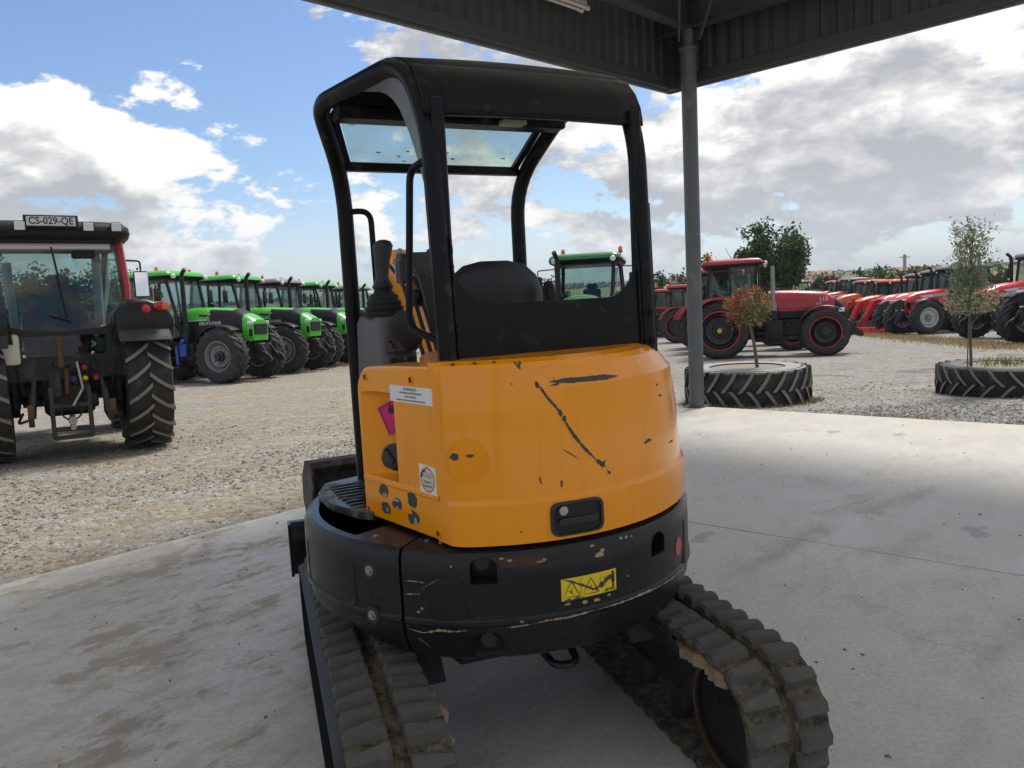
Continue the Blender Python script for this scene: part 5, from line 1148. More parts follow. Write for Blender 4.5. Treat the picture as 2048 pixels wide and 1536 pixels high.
def stand(t, x, y, yaw, label=None, cat='tractor', group=None):
    """set a tractor down on the sloping yard"""
    e = .6; n = Vector((-(gz(x + e, y) - gz(x - e, y)) / (2 * e), -(gz(x, y + e) - gz(x, y - e)) / (2 * e), 1)).normalized()
    q = Vector((0, 0, 1)).rotation_difference(n).to_matrix().to_4x4()
    t.matrix_world = Matrix.Translation((x, y, gz(x, y) - .012)) @ q @ Matrix.Rotation(R(yaw), 4, 'Z')
    return tag(t, label, cat, group)
def reskin(t, roof=None, body=None):
    """repaint a copied tractor"""
    for c in t.children:
        nm = c.name.split('.')[0]
        if (nm == 'cab_roof' and roof) or (nm == 'bonnet' and body):
            c.data = c.data.copy(); c.data.materials[0] = PAINT[roof if nm == 'cab_roof' else body]
    return t
def steer(t, a):
    for c in t.children:
        if c.name.startswith('front_tyre'): c.rotation_euler.z = R(a)
    return t

GG = 'green tractors parked in a row'; GR = 'red tractors parked side by side'; GM = 'red and orange tractors in the right hand row'
deutz = tractor('tractor', dict(body='green', roof='green', hood='deutz', R=.88, Rf=.73, wf=.46, rimf=.40, rims='grey', wb=2.75, roofz=3.12, nbeacon=2, xr=-.45))
jd = tractor('tractor', dict(body='jd', roof='jd', hood='jd', R=.95, w=.62, Rf=.75, wf=.5, rims='yellow', wb=2.8, roofz=2.93, tr=1.95))
case = tractor('tractor', dict(body='red', roof='red', fend='red', hood='case', R=.87, rim=.58, Rf=.69, rimf=.44, rims='red', wb=2.95, roofz=3.0, exh='grey', xr=-.35))
mf = tractor('tractor', dict(body='mf', roof='grey', hood='mf', R=.93, w=.58, Rf=.75, wf=.5, rimf=.42, rims='white', wb=2.85, roofz=3.02, fend='black'))
kub = tractor('tractor', dict(body='orange', roof='orange', hood='kubota', R=.85, Rf=.64, rims='silver', wb=2.6, roofz=2.85))
# green row on the left
gp = [(-10.63, 23.56, 'green tractor nearest in the green row, blue tank by its steps', None), (-9.85, 26.6, 'second green tractor along the green row, behind the nearest one', None), (-9.3, 29.8, 'third tractor along the green row, with a grey roof', 'grey'), (-8.75, 33.2, 'fourth tractor along the green row, nearest the excavator canopy post', None), (-8.0, 37.2, 'farthest green tractor seen behind the excavator canopy post', None)]
for i, (x, y, lb, rf) in enumerate(gp):
    o = deutz if i == 0 else copy_tree(deutz)
    stand(o, x, y, -14.5 + (i % 2) * 2 - 1, lb, group=GG)
    if rf: reskin(o, roof=rf)
    o.scale = (1.06, 1.06, 1.06)
    steer(o, (-4, 9, 3, -6, 5)[i])
m = MB(); m.box((1.50, -.84, .92), (.22, .06, .34), bev=.02); m.box((1.30, -.84, .80), (.10, .06, .52), bev=.02); m.tube([(1.46, -.84, 1.05), (1.52, -.86, 1.20)], .05, 8); m.build('blue_tank', mat('blue plastic', (.012, .05, .35), .4), deutz)
stand(jd, 2.05, 19.3, -103, 'dark green tractor with dark windscreen behind the excavator seat')
steer(jd, 8)
# red side-on tractor and its neighbours
cp = [(6.6, 24.3, 'red tractor standing side on behind the potted red shrub'), (7.15, 28.4, 'red tractor directly behind the side on red tractor'), (7.9, 32.6, 'third red tractor back behind the grey column'), (8.9, 41.0, 'fourth red tractor back, beacon seen left of the grey column'), (9.8, 50.0, 'farthest red tractor seen left of the grey column')]
for i, (x, y, lb) in enumerate(cp): stand(case if i == 0 else copy_tree(case), x, y, -17 + .6 * i, lb, group=GR)
m = MB(); m.lathe([(.06, .0), (.075, .03), (.06, .09), (.001, .10)], 16, (0, -1.10, .87), 'Y'); m.v = [(p[0], -p[1] * 0 + (-1.10 - (p[1] + 1.10)), p[2]) for p in m.v]; m.build('yellow_hub', mat('yellow hub paint', (.75, .45, .03), .4), case)
m = MB(); m.box((1.16, -.72, .98), (.10, .02, .05)); m.build('side_marker', AMB, case)
# right hand row
rp_ = [(18.7, 23.5, 'mf', 'red tractor at the right edge, nearest in the right hand row'), (20.0, 28.3, 'mf', 'red tractor half hidden behind the slim pale tree'), (20.96, 35.4, 'mf', 'red tractor with pale grey wheel rim and silver stripe along its bonnet'), (22.9, 42.0, 'mf', 'red tractor carrying a grey front loader'), (24.6, 49.0, 'kubota', 'orange tractor with bright orange roof behind the red loader arms'), (22.0, 38.7, 'mf', 'grey roofed red tractor between the pale rimmed one and the grey loader'), (26.3, 56.0, 'kubota', 'orange tractor second back behind the orange roof'), (28.2, 63.0, 'mf', 'red tractor far back behind the orange ones'), (30.0, 70.0, 'kubota', 'small orange tractor farthest along the right hand row'), (24.6, 66.0, 'mf', 'distant tractor with pale grey roof left of the orange ones'), (26.8, 76.0, 'mf', 'most distant grey roofed tractor beyond the side on red one')]
first = {'mf': True, 'kubota': True}; row = []
for i, (x, y, kind, lb) in enumerate(rp_):
    src = mf if kind == 'mf' else kub
    o = src if first[kind] else copy_tree(src); first[kind] = False
    stand(o, x, y, -170 + 2 * math.sin(i * 2.1), lb, group=GM); steer(o, 6 * math.sin(i * 3)); row.append(o)
# front loader on the fourth tractor of the row: grey and red arms lowered in front
LG = mat('grey loader paint', (.10, .105, .11), .4, var=.1); LR = PAINT['mf']
def loader(root, m1, txt=True):
    for s_ in (1, -1):
        m = MB(); m.prism([(1.55, 1.62), (2.6, 1.72), (3.15, 1.55), (4.15, .42), (4.02, .34), (3.0, 1.35), (2.55, 1.50), (1.55, 1.45)], (0, s_ * .62, 0), (1, 0, 0), (0, 0, 1), (0, s_, 0), .10); a = m.build('loader_arm', m1, root)
        if txt: lettering('MX', .17, PAINT['white'], a, (2.35, s_ * .725, 1.59), (-s_, 0, 0), (0, 0, 1), .002)
        m = MB(); m.tube([(1.75, s_ * .67, 1.15), (3.0, s_ * .67, 1.32)], .05, 8); m.tube([(3.0, s_ * .67, 1.50), (3.9, s_ * .67, .55)], .04, 8); m.build('loader_cylinder', TBLK, root)
    m = MB(); m.tube([(3.35, -.66, 1.2), (3.35, .66, 1.2)], .06, 8); m.box((4.15, 0, .42), (.12, 1.2, .40), bev=.02); m.build('loader_frame', m1, root)
loader(row[3], LG)
for q, (x, y, lb) in enumerate([(19.6, 39.4, 'red loader frame standing on the gravel nearest the grey loader'), (19.4, 40.5, 'second red loader frame in from the grey loader'), (19.2, 41.6, 'third red loader frame in from the grey loader'), (19.0, 42.7, 'red loader frame farthest from the grey loader')]):
    t = empty('loader_frame', label=lb, cat='loader', group='red loader frames standing on the gravel')
    m = MB(); m.prism([(-.9, 1.55), (-.1, 1.72), (.15, 1.66), (1.05, .18), (.90, .10), (.0, 1.45), (-.9, 1.36)], (0, -.55, 0), (1, 0, 0), (0, 0, 1), (0, 1, 0), .10); m.build('arm', LR, t)
    m = MB(); m.prism([(-.9, 1.55), (-.1, 1.72), (.15, 1.66), (1.05, .18), (.90, .10), (.0, 1.45), (-.9, 1.36)], (0, .45, 0), (1, 0, 0), (0, 0, 1), (0, 1, 0), .10); m.build('arm', LR, t)
    for s_ in (-.5, .5): m = MB(); m.tube([(.1, s_, 1.55), (.95, s_, .35)], .045, 8); m.tube([(-.7, s_, 1.45), (-.6, s_, 0)], .04, 6); m.build('cylinder', TBLK, t)
    m = MB(); m.box((1.0, 0, .16), (.14, 1.2, .30), bev=.02); m.build('implement_carrier', LR, t)
    stand(t, x, y, -172, lb, 'loader', 'red loader frames standing on the gravel')

# black tractor seen from behind, near left
val = tractor('tractor', dict(body='red', roof='black', hood='mf', R=.885, w=.54, rim=.50, Rf=.66, wf=.44, rims='black', worn=True, wb=2.65, tr=1.76, roofz=2.90, fend='black', cabw=.78, xr=-.50, nbeacon=0, fa=150, pillar=PAINT['red']))
for c in list(val.children):
    if c.name.split('.')[0] in ('rear_linkage', 'tail_light', 'work_light', 'cab_floor'):
        for g in list(c.children): bpy.data.objects.remove(g)
        bpy.data.objects.remove(c)
stand(val, -5.66, 9.86, 122, 'black tractor with red cab pillar and registration plate, seen from behind')
xr = -.5
# lower rear wall with a small window, three-point linkage, drawbar frame
m = MB(); wall = [(-.70, 1.22), (.70, 1.22), (.74, 1.56), (.62, 1.70), (.30, 1.60), (.0, 1.575), (-.30, 1.60), (-.62, 1.70), (-.74, 1.56)]
hole = [(-.50, 1.28), (.50, 1.28), (.50, 1.50), (-.50, 1.50)]
for poly in ([(-.70, 1.0), (.70, 1.0), (.70, 1.28), (-.70, 1.28)], [(-.72, 1.28), (-.44, 1.28), (-.44, 1.52), (-.74, 1.52)], [(.44, 1.28), (.72, 1.28), (.74, 1.52), (.44, 1.52)], [(-.74, 1.52), (.74, 1.52), (.745, 1.72), (.40, 1.60), (0, 1.57), (-.40, 1.60), (-.745, 1.72)]):
    m.prism(poly, (xr - .02, 0, 0), (0, 1, 0), (0, 0, 1), (-1, 0, 0), .03)
m.build('rear_wall', FEND, val)
m = MB(); m.add([(xr - .03, -.44, 1.28), (xr - .03, .44, 1.28), (xr - .03, .44, 1.52), (xr - .03, -.44, 1.52)], [(0, 1, 2, 3)]); m.build('lower_window', GLS, val, 0)
m = MB(); m.tube([(xr - .03, .04, 2.58), (xr - .04, -.06, 1.75)], .012, 6); m.tube([(xr - .04, .12, 1.78), (xr - .04, -.1, 1.70)], .02, 6); m.build('rear_wiper', TBLK, val)
pl = MB(); pl.box((-.70, .02, 2.86), (.03, .56, .145), bev=.006); plate = pl.build('plate_holder', TBLK, val)
pl = MB(); pl.box((-.722, .02, 2.86), (.012, .50, .105)); pl.build('registration_plate', PAINT['white'], plate); lettering('CS-029-QE', .115, INK, plate, (-.7295, .02, 2.86), (0, -1, 0), (0, 0, 1), .0016, .86)
for y in (.66, .34, -.36, -.66):
    m = MB(); m.box((-.69, y, 2.80), (.09, .13, .12), bev=.018); wl = m.build('work_lamp', TPL, val); m = MB(); m.box((-.737, y, 2.80), (.012, .105, .095), bev=.004); m.build('lens', LENS, wl)
m = MB(); m.tube([(xr + .12, -.60, 2.60), (xr + .12, .60, 2.60)], .045, 10); m.build('sun_blind', PAINT['white'], val)
for s_ in (1, -1):
    m = MB(); yc = s_ * (1.76 / 2)                                    # broad rear face of the mudguard
    face = [(-.36, 1.44), (.34, 1.44), (.36, 1.66), (.27, 1.84), (.05, 1.93), (-.20, 1.93), (-.34, 1.76)]
    rings = [[(-.50 - dx, yc + s_ * y * sc, 1.68 + (z - 1.68) * sc) for y, z in face] for dx, sc in ((-.25, 1.0), (.16, 1.0), (.26, .93), (.285, .80))]
    m.loft(rings); mg = m.build('mudguard_end', FEND, val, 50)
    m = MB(); m.lathe([(.001, -.03), (.05, -.025), (.055, .0)], 18, (-.80, yc + s_ * .02, 1.80), 'X'); m.build('tail_light', TAIL, mg)
    m = MB(); m.lathe([(.001, -.035), (.075, -.028), (.082, .0)], 20, (0, 0, 0), 'X'); m.v = [(p[0] - .79, p[1] * 1.25 + yc + s_ * .20, p[2] * .72 + 1.83) for p in m.v]; li = m.build('lamp_cluster', TAIL, mg)
    m = MB(); m.lathe([(.001, -.04), (.05, -.034), (.056, -.0)], 20, (0, 0, 0), 'X'); m.v = [(p[0] - .79, p[1] * .9 + yc + s_ * .245, p[2] * .9 + 1.83) for p in m.v]; m.build('indicator', AMB, li)
    m = MB(); m.tube(fillet([(-.77, yc + s_ * .34, 1.78), (-.79, yc + s_ * .36, 1.60), (-.78, yc + s_ * .22, 1.50), (-.72, yc + s_ * .20, 1.42)], .05), .009, 6); m.build('cable', RUB, mg)
    m = MB(); m.prism([(.0, .52), (-.62, .46), (-.98, .62), (-1.0, .74), (-.94, .74), (-.88, .66), (-.60, .58), (.0, .66)], (-.05, s_ * .42 - .03, 0), (1, 0, 0), (0, 0, 1), (0, 1, 0), .06); m.build('lower_link', RUST, val)
    m = MB(); m.tube([(-.62, s_ * .41, .56), (-.56, s_ * .38, .85)], .045, 10); m.tube([(-.56, s_ * .38, .83), (-.48, s_ * .33, 1.16)], .030, 10); m.sphere((-.47, s_ * .33, 1.18), .05, 10); m.build('lift_rod', mat('greasy grey steel', (.05, .048, .046), .5, .3, var=.3), val)
    m = MB(); m.prism([(-.1, 1.05), (-.52, 1.14), (-.52, 1.22), (-.1, 1.24)], (0, s_ * .30 - .03, 0), (1, 0, 0), (0, 0, 1), (0, 1, 0), .06); m.tube([(-.42, s_ * .22, .62), (-.40, s_ * .24, 1.18)], .04, 10); m.build('lift_arm', TBLK, val)
m = MB(); m.box((-.34, 0, .86), (.34, .54, .62), bev=.05); m.box((-.52, .14, .94), (.08, .16, .34), bev=.02); m.box((-.50, -.08, 1.05), (.10, .10, .28), bev=.02); m.build('rear_casing', TBLK, val)
m = MB()
for y in (.20, -.20): m.box((-.66, y, .60), (.06, .05, .62), bev=.006)
for z in (.30, .68): m.box((-.66, 0, z), (.05, .42, .05), bev=.006)
m.box((-.66, 0, .40), (.10, .36, .05), bev=.01); m.build('pickup_frame', mat('grey drawbar steel', (.035, .034, .033), .6, var=.3), val)
m = MB(); m.tube([(-.60, 0, .50), (-.74, 0, .50)], .05, 12); m.tube([(-.62, 0, .42), (-.70, 0, .56)], .03, 10); m.lathe([(.001, -.75), (.03, -.75), (.032, -.6)], 12, (0, 0, .42), 'X'); m.build('power_take_off', STEEL, val)
m = MB(); m.tube(fillet([(-.70, -.10, 1.20), (-.70, -.14, .88), (-.72, -.02, .68)], .03), .014, 8); m.build('hitch_handle', mat('pale zinc', (.5, .48, .4), .4, .6), val)
m = MB(); m.tube([(-.55, .06, 1.46), (-.58, .06, 1.14)], .035, 10); m.sphere((-.55, .06, 1.48), .05, 10); m.tube([(-.56, .0, 1.12), (-.56, .02, .82)], .03, 8); m.build('top_link', RUST, val)
for k in range(5):
    y = -.12 - .05 * k; m = MB(); m.tube(fillet([(-.48, y, .95), (-.60, y - .02, 1.05 + .04 * k), (-.54, y + .04, 1.25), (-.50, y - .05, 1.38)], .06), .010, 6); m.build('hose', RUB, val)
m = MB(); m.box((-.58, .58, 1.38), (.16, .24, .36), bev=.04, seg=2); m.build('washer_bottle', mat('milky plastic', (.62, .60, .50), .45), val)
m = MB(); m.box((-.538, -.44, 1.60), (.006, .07, .06)); m.build('yellow_label', LABY, val)
m = MB(); m.box((xr + .10, -.30, 2.50), (.06, .26, .10), bev=.02); m.build('radio', TPL, val)
for s_ in (1, -1):
    m = MB(); m.tube([(xr + 1.25, s_ * .50, 1.3), (xr + 1.20, s_ * .52, 2.5)], .06, 10); m.build('front_post_trim', mat('pale grey trim', (.5, .52, .52), .5), val)

m = MB(); m.box((.45, 0, 1.02), (1.5, 1.0, .16), bev=.03); m.build('cab_floor', TPL, val)
for k in range(6):                                                   # remote valve couplers in two rows
    y, z = -.30 + .12 * (k % 3), 1.02 + .13 * (k // 3); m = MB(); m.tube([(-.44, y, z), (-.60, y, z - .02)], .036, 10); m.tube([(-.59, y, z - .02), (-.63, y, z - .025)], .044, 10); c_ = m.build('coupler', TBLK, val)
    m = MB(); m.sphere((-.64, y, z - .025), .030, 8); m.build('coupler_cap', [RED, LABY, mat('blue plastic'), TPL, RED, TPL][k], c_)
for s_ in (1, -1):
    m = MB(); m.tube(fillet([(-.30, s_ * .50, .60), (-.55, s_ * .56, .50), (-.80, s_ * .44, .56)], .1), .016, 6); m.build('check_chain', RUST, val)
    m = MB(); m.box((-.20, s_ * .56, .95), (.40, .10, .62), bev=.03); m.build('axle_trumpet_bracket', TBLK, val)
    m = MB(); m.tube(fillet([(-.50, s_ * .55, 1.35), (-.60, s_ * .50, 1.05), (-.46, s_ * .46, .80)], .12), .013, 6); m.tube(fillet([(-.48, s_ * .62, 1.25), (-.56, s_ * .60, .95), (-.40, s_ * .52, .70)], .12), .010, 6); m.build('hose', RUB, val)
m = MB(); m.lathe([(.11, -.62), (.12, -.70), (.10, -.70)], 18, (0, 0, .62), 'X'); m.build('shaft_guard', TPL, val)
for c_, d_ in (((-.48, .22, 1.10), (.10, .12, .26)), ((-.47, -.22, .72), (.12, .18, .18)), ((-.52, .0, 1.18), (.10, .30, .08))):
    m = MB(); m.box(c_, d_, bev=.018); m.build('hitch_casting', TBLK, val)
# ================================================================== PLANTERS, TREES, GRASS
LEAFM = {}
def leaf_mat(name, a, b, tr=.25):
    if name in MATS: return MATS[name]
    m = bpy.data.materials.new(name); m.use_nodes = True; MATS[name] = m
    T = NT(m.node_tree); p = T.n['Principled BSDF']
    rnd = T.new('ShaderNodeNewGeometry').outputs['Random Per Island']
    pos = T.new('ShaderNodeTexCoord').outputs['Object']
    f = T.math('ADD', T.math('MULTIPLY', rnd, .65), T.math('MULTIPLY', T.noise(pos, 1.2, 3), .4), clamp=True)
    T.put(p.inputs['Base Color'], T.mix(f, a, b)); p.inputs['Roughness'].default_value = .55; p.inputs['Specular IOR Level'].default_value = .35
    tl = T.new('ShaderNodeBsdfTranslucent'); T.put(tl.inputs[0], T.mix(f, a, b))
    mx = T.new('ShaderNodeMixShader'); mx.inputs[0].default_value = tr
    T.l.new(p.outputs[0], mx.inputs[1]); T.l.new(tl.outputs[0], mx.inputs[2]); T.l.new(mx.outputs[0], T.n['Material Output'].inputs[0])
    return m
BARK = mat('grey brown bark', (.13, .11, .085), .9, var=.35, vscale=8, bump=.5, bscale=30)
def leaves(rng, pts, size, mats, name, parent, aspect=.5, droop=0., up=.3, mfn=None):
    """many separate leaf blades (folded quads) at the given points"""
    v = []; f = []; mi = []
    for i, p in enumerate(pts):
        d = Vector((rng.gauss(0, 1), rng.gauss(0, 1), rng.gauss(up, .8) - droop)).normalized(); s = d.cross(Vector((rng.gauss(0, 1), rng.gauss(0, 1), rng.gauss(0, 1)))).normalized()
        L = size * rng.uniform(.6, 1.3); w = L * aspect / 2; n = d.cross(s) * w * .35
        b = len(v); p = Vector(p)
        v += [p, p + d * L * .5 + s * w + n, p + d * L, p + d * L * .5 - s * w + n]
        f += [(b, b + 1, b + 2), (b, b + 2, b + 3)]
        k = mfn(p, rng) if mfn else 0; mi += [k, k]
    me = bpy.data.meshes.new(name); me.from_pydata(v, [], f)
    for m_ in mats: me.materials.append(m_)
    me.polygons.foreach_set('material_index', mi)
    return obj(name, me, parent)
def limb(m, rng, p, d, L, r, depth, tips, segs=4, spread=.6):
    P = [p]; q = p.copy(); dd = d.copy()
    for i in range(segs):
        dd = (dd + Vector((rng.gauss(0, .12), rng.gauss(0, .12), rng.gauss(.03, .06)))).normalized(); q = q + dd * L / segs; P.append(q.copy())
    m.tube(P, [r * (1 - .6 * i / segs) for i in range(segs + 1)], 7 if r > .05 else 5)
    tips.append(P[-1]); tips.append(P[-2])
    if depth > 0:
        for k in range(rng.choice((3, 4))):
            b = P[rng.randint(2, segs)]; nd = (dd + Vector((rng.gauss(0, spread), rng.gauss(0, spread), rng.gauss(.15, .35)))).normalized()
            limb(m, rng, b, nd, L * rng.uniform(.55, .8), r * .5, depth - 1, tips, segs, spread)
def tree(name, x, y, H, W_, seed, mats, label, n=5000, leaf=.16, trunk=.3, z=None, group='trees beyond the yard', squash=1.):
    """trunk with limbs; leaf clumps gathered round the limb tips"""
    rng = random.Random(seed); t = empty(name, (x, y, gz(x, y) - .05 if z is None else z), label=label, cat='tree', group=group)
    m = MB(); tips = []
    base = Vector((0, 0, 0)); r0 = H * .028
    m.tube([base, base + Vector((.02 * H, 0, H * trunk * .5)), base + Vector((0, .01 * H, H * trunk))], [r0 * 1.25, r0, r0 * .85], 9)
    for k in range(7):
        a = 2 * math.pi * k / 7 + rng.uniform(-.3, .3); el = rng.uniform(.35, 1.2)
        limb(m, rng, Vector((0, 0, H * trunk * rng.uniform(.7, 1.05))), Vector((math.cos(a) * math.cos(el) * W_ / H * 1.6, math.sin(a) * math.cos(el) * W_ / H * 1.6, math.sin(el))).normalized(), H * .34, r0 * .5, 2, tips)
    m.build('trunk', BARK, t)
    c0 = Vector((0, 0, H * (.5 + trunk * .45))); ax = Vector((W_ / 2, W_ / 2, H * (.5 - trunk * .45)))
    def inside(p):
        q = Vector(((p.x - c0.x) / ax.x, (p.y - c0.y) / ax.y, (p.z - c0.z) / ax.z)); L = q.length
        return p if L < 1 else c0 + Vector((q.x * ax.x, q.y * ax.y, q.z * ax.z)) / L * rng.uniform(.82, 1.0)
    cl = [(inside(p), rng.uniform(.05, .10) * H) for p in tips]
    for k in range(70):
        a, u = rng.uniform(0, 6.28), rng.uniform(-1, 1); rr = math.sqrt(1 - u * u); q = rng.uniform(.45, .93)
        cl.append((c0 + Vector((math.cos(a) * rr * ax.x, math.sin(a) * rr * ax.y, u * ax.z)) * q, rng.uniform(.05, .115) * H))
    pts = []
    for i in range(int(n * 1.5)):
        c, r = rng.choice(cl); d = Vector((rng.gauss(0, 1), rng.gauss(0, 1), rng.gauss(0, .75))).normalized() * r * rng.random() ** .45
        pts.append(c + d)
    leaf *= 1.15
    leaves(rng, pts, leaf, mats, 'crown', t, .62, 0., .2)
    return t
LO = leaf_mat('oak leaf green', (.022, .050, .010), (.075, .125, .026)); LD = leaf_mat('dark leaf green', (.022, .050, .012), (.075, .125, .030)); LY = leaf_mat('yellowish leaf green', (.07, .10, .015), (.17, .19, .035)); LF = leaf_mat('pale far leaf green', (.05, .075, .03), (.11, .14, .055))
TG = 'trees beyond the yard'
tree('leafy_tree', 17.6, 52, 7.6, 4.6, 3, [LD], 'tall dark tree rising behind the side on red tractor', 9000, .22, .22)
tree('leafy_tree', 11.6, 58, 4.6, 4.2, 5, [LO], 'bushy tree right of the excavator, left of the column', 4500, .22, .12)
tree('leafy_tree', 12.6, 50, 5.0, 3.0, 15, [LD], 'dark tree partly hidden by the grey column', 4500, .20, .15)
tree('leafy_tree', 2.9, 62, 4.6, 5.0, 6, [LO], 'round tree seen just left of the dark green tractor', 4000, .22, .12)
for i, (x, y, H, W_, lb) in enumerate([(-27.0, 40, 6.1, 6.5, 'broad tree seen through the left of the black tractor cab'), (-23.8, 41, 5.7, 5.0, 'tree seen through the middle of the black tractor cab'), (-21.6, 43, 6.2, 4.4, 'tree seen through the right of the black tractor cab'), (-31.5, 42, 6.4, 6.0, 'tree at the far left behind the black tractor')]):
    tree('leafy_tree', x, y, H, W_, 20 + i, [LO], lb, 7000, .2, .15)
tree('leafy_tree', -20.3, 43, 5.4, 2.0, 31, [LY], 'yellowish tree between the black tractor pillar and its mirror', 3500, .2, .15)
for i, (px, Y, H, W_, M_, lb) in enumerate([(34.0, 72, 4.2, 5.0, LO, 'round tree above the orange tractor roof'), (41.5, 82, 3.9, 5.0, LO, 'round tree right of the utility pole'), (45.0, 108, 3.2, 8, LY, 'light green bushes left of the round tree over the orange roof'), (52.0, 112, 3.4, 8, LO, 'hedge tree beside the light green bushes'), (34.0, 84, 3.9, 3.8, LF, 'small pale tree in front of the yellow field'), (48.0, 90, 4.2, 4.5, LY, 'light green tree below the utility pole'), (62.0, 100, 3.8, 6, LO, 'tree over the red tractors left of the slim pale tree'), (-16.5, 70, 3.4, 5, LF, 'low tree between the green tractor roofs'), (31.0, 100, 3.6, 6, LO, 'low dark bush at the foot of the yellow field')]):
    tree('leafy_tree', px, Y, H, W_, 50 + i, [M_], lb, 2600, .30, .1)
# distant hedges and woods that read as one mass
rng = random.Random(99); pts = []
for k in range(230):
    d = rng.choice((600, 750, 900, 1100, 1300)) * rng.uniform(.85, 1.15); a = R(rng.uniform(-42, 42)); x0_, y0_ = d * math.sin(a), d * math.cos(a); z0_ = hill(x0_, y0_)
    L = rng.uniform(8, 50); h = rng.uniform(2.0, 4.5)
    for q in range(60):
        t = rng.uniform(-1, 1) * L; hh = h * (.7 + .3 * math.sin(t * .35 + k)); pts.append((x0_ + t, y0_ + rng.uniform(-4, 4), z0_ + hh * rng.random() ** .6))
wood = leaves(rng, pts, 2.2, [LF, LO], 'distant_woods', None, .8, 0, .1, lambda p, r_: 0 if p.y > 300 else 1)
tag(wood, 'hedges and woods on the distant hills', 'woodland', None, 'stuff')
# far farmhouses and a utility pole
for i, (a, d, w, lb) in enumerate([(21.7, 470, 16, 'far farmhouse with terracotta roof left of the hedge trees'), (19.6, 520, 22, 'long low far farm building with terracotta roof'), (26.9, 430, 12, 'far house with pinkish roof right of the round trees')]):
    x, y = d * math.sin(R(a)), d * math.cos(R(a)); t = empty('farmhouse', (x, y, hill(x, y) + .2), R(8 * i), label=lb, cat='house')
    m = MB(); m.box((0, 0, 1.4), (w, 6, 2.8)); m.build('wall', mat('cream render', (.55, .48, .38), .8), t)
    m = MB(); m.prism([(-3.4, 2.8), (3.4, 2.8), (0, 4.6)], (-w / 2 - .3, 0, 0), (0, 1, 0), (0, 0, 1), (1, 0, 0), w + .6); m.build('roof', mat('terracotta tiles', (.38, .16, .09), .8, var=.2), t)
up_ = empty('utility_pole', (44.6, 88, gz(44, 88)), label='grey concrete utility pole among the trees above the red tractors', cat='pole')
m = MB(); m.tube([(0, 0, 0), (0, 0, 5.2)], [.22, .16], 8); m.build('post', mat('grey concrete pole', (.34, .34, .33), .8), up_); m = MB(); m.box((0, 0, 4.9), (1.2, .1, .1)); m.build('cross_arm', MATS['grey concrete pole'], up_)

# tyre planters
def planter(x, y, Rr, w, up_pat, label, rot):
    t = empty('tyre_planter', (x, y, gz(x, y) - .03), rot, label=label, cat='planter')
    k = tyre_mesh(Rr, w, Rr * .62, 24, True); o = obj('tyre', k, t, (0, 0, w / 2), (R(90 if up_pat else -90), 0, 0))
    m = MB(); m.lathe([(.001, w * .97), (Rr * .3, w * .985), (Rr * .5, w * .97), (Rr * .66, w * .95)], 24); m.build('soil', mat('planter soil', (.27, .235, .19), .95, var=.4, vscale=20, bump=.8), t)
    return t
pl1 = planter(3.60, 11.86, .94, .57, False, 'large tractor tyre laid flat as a planter beside the grey column', R(20))
pl2 = planter(7.26, 11.35, .93, .45, True, 'tractor tyre laid flat as a planter at the right edge', R(50))
m = MB(); m.lathe([(.56, .565), (.70, .578), (.83, .565), (.88, .54)], 40); m.build('bleached_sidewall', mat('bleached tyre wall', (.30, .29, .28), .75, var=.25, vscale=6), pl1, 60)
m = MB(); m.lathe([(.56, .443), (.68, .455), (.80, .443)], 40); m.build('bleached_sidewall', mat('dusty tyre wall', (.13, .125, .12), .8, var=.25, vscale=6), pl2, 60)
rng = random.Random(4)
def wisp(n, r, z0, z1, rng, shape):
    out = []
    for i in range(n):
        t = rng.random(); a = rng.uniform(0, 6.28); rr = r * shape(t) * math.sqrt(rng.random()); out.append((rr * math.cos(a), rr * math.sin(a), z0 + (z1 - z0) * t))
    return out
LRD = leaf_mat('photinia red leaf', (.26, .02, .03), (.50, .10, .07)); LGR = leaf_mat('photinia green leaf', (.07, .11, .02), (.22, .24, .07)); LPK = leaf_mat('photinia pale leaf', (.30, .17, .08), (.42, .34, .16))
s1 = empty('potted_shrub', (3.66, 11.72, gz(3.5, 11.8) + .50), label='small round shrub with red and green leaves in the tyre by the column', cat='shrub')
m = MB(); m.tube([(.06, 0, 0), (.02, 0, .35), (-.05, 0, .72), (-.06, 0, .95)], [.028, .024, .02, .016], 8); tips = []
for k in range(9):
    a = k * .7; limb(m, rng, Vector((-.05, 0, .68 + .02 * k)), Vector((math.cos(a) * .9, math.sin(a) * .9, .75)).normalized(), .22, .009, 1, tips, 3, .6)
limb(m, rng, Vector((-.04, 0, .66)), Vector((-1, -.2, .15)).normalized(), .32, .008, 0, tips, 3)
m.build('trunk', BARK, s1)
pts = []
for i in range(1500):
    a, u = rng.uniform(0, 6.28), rng.uniform(-.85, 1); rr = math.sqrt(1 - u * u) * .36 * rng.uniform(.55, 1.0) * (1 + .12 * math.sin(a * 3)); pts.append((-.05 + rr * math.cos(a), rr * math.sin(a), .93 + u * .30 * rng.uniform(.7, 1.05)))
pts += [tuple(tips[-1] + Vector((rng.gauss(0, .05), rng.gauss(0, .05), rng.gauss(0, .03)))) for i in range(30)]
leaves(rng, pts, .075, [LGR, LRD, LPK], 'crown', s1, .38, .0, .3, lambda p, r_: (1 if r_.random() < (.40 if (p.z > 1.04 or p.x < -.2) else .08) else (2 if r_.random() < .33 else 0)))
LOL = leaf_mat('silvery leaf', (.10, .14, .07), (.27, .32, .20)); LOL2 = leaf_mat('cream edged leaf', (.36, .32, .18), (.50, .46, .30))
s2 = empty('potted_tree', (6.66, 11.25, gz(7, 11.5) + .40), label='slim young tree with silvery leaves in the tyre at the right edge', cat='tree')
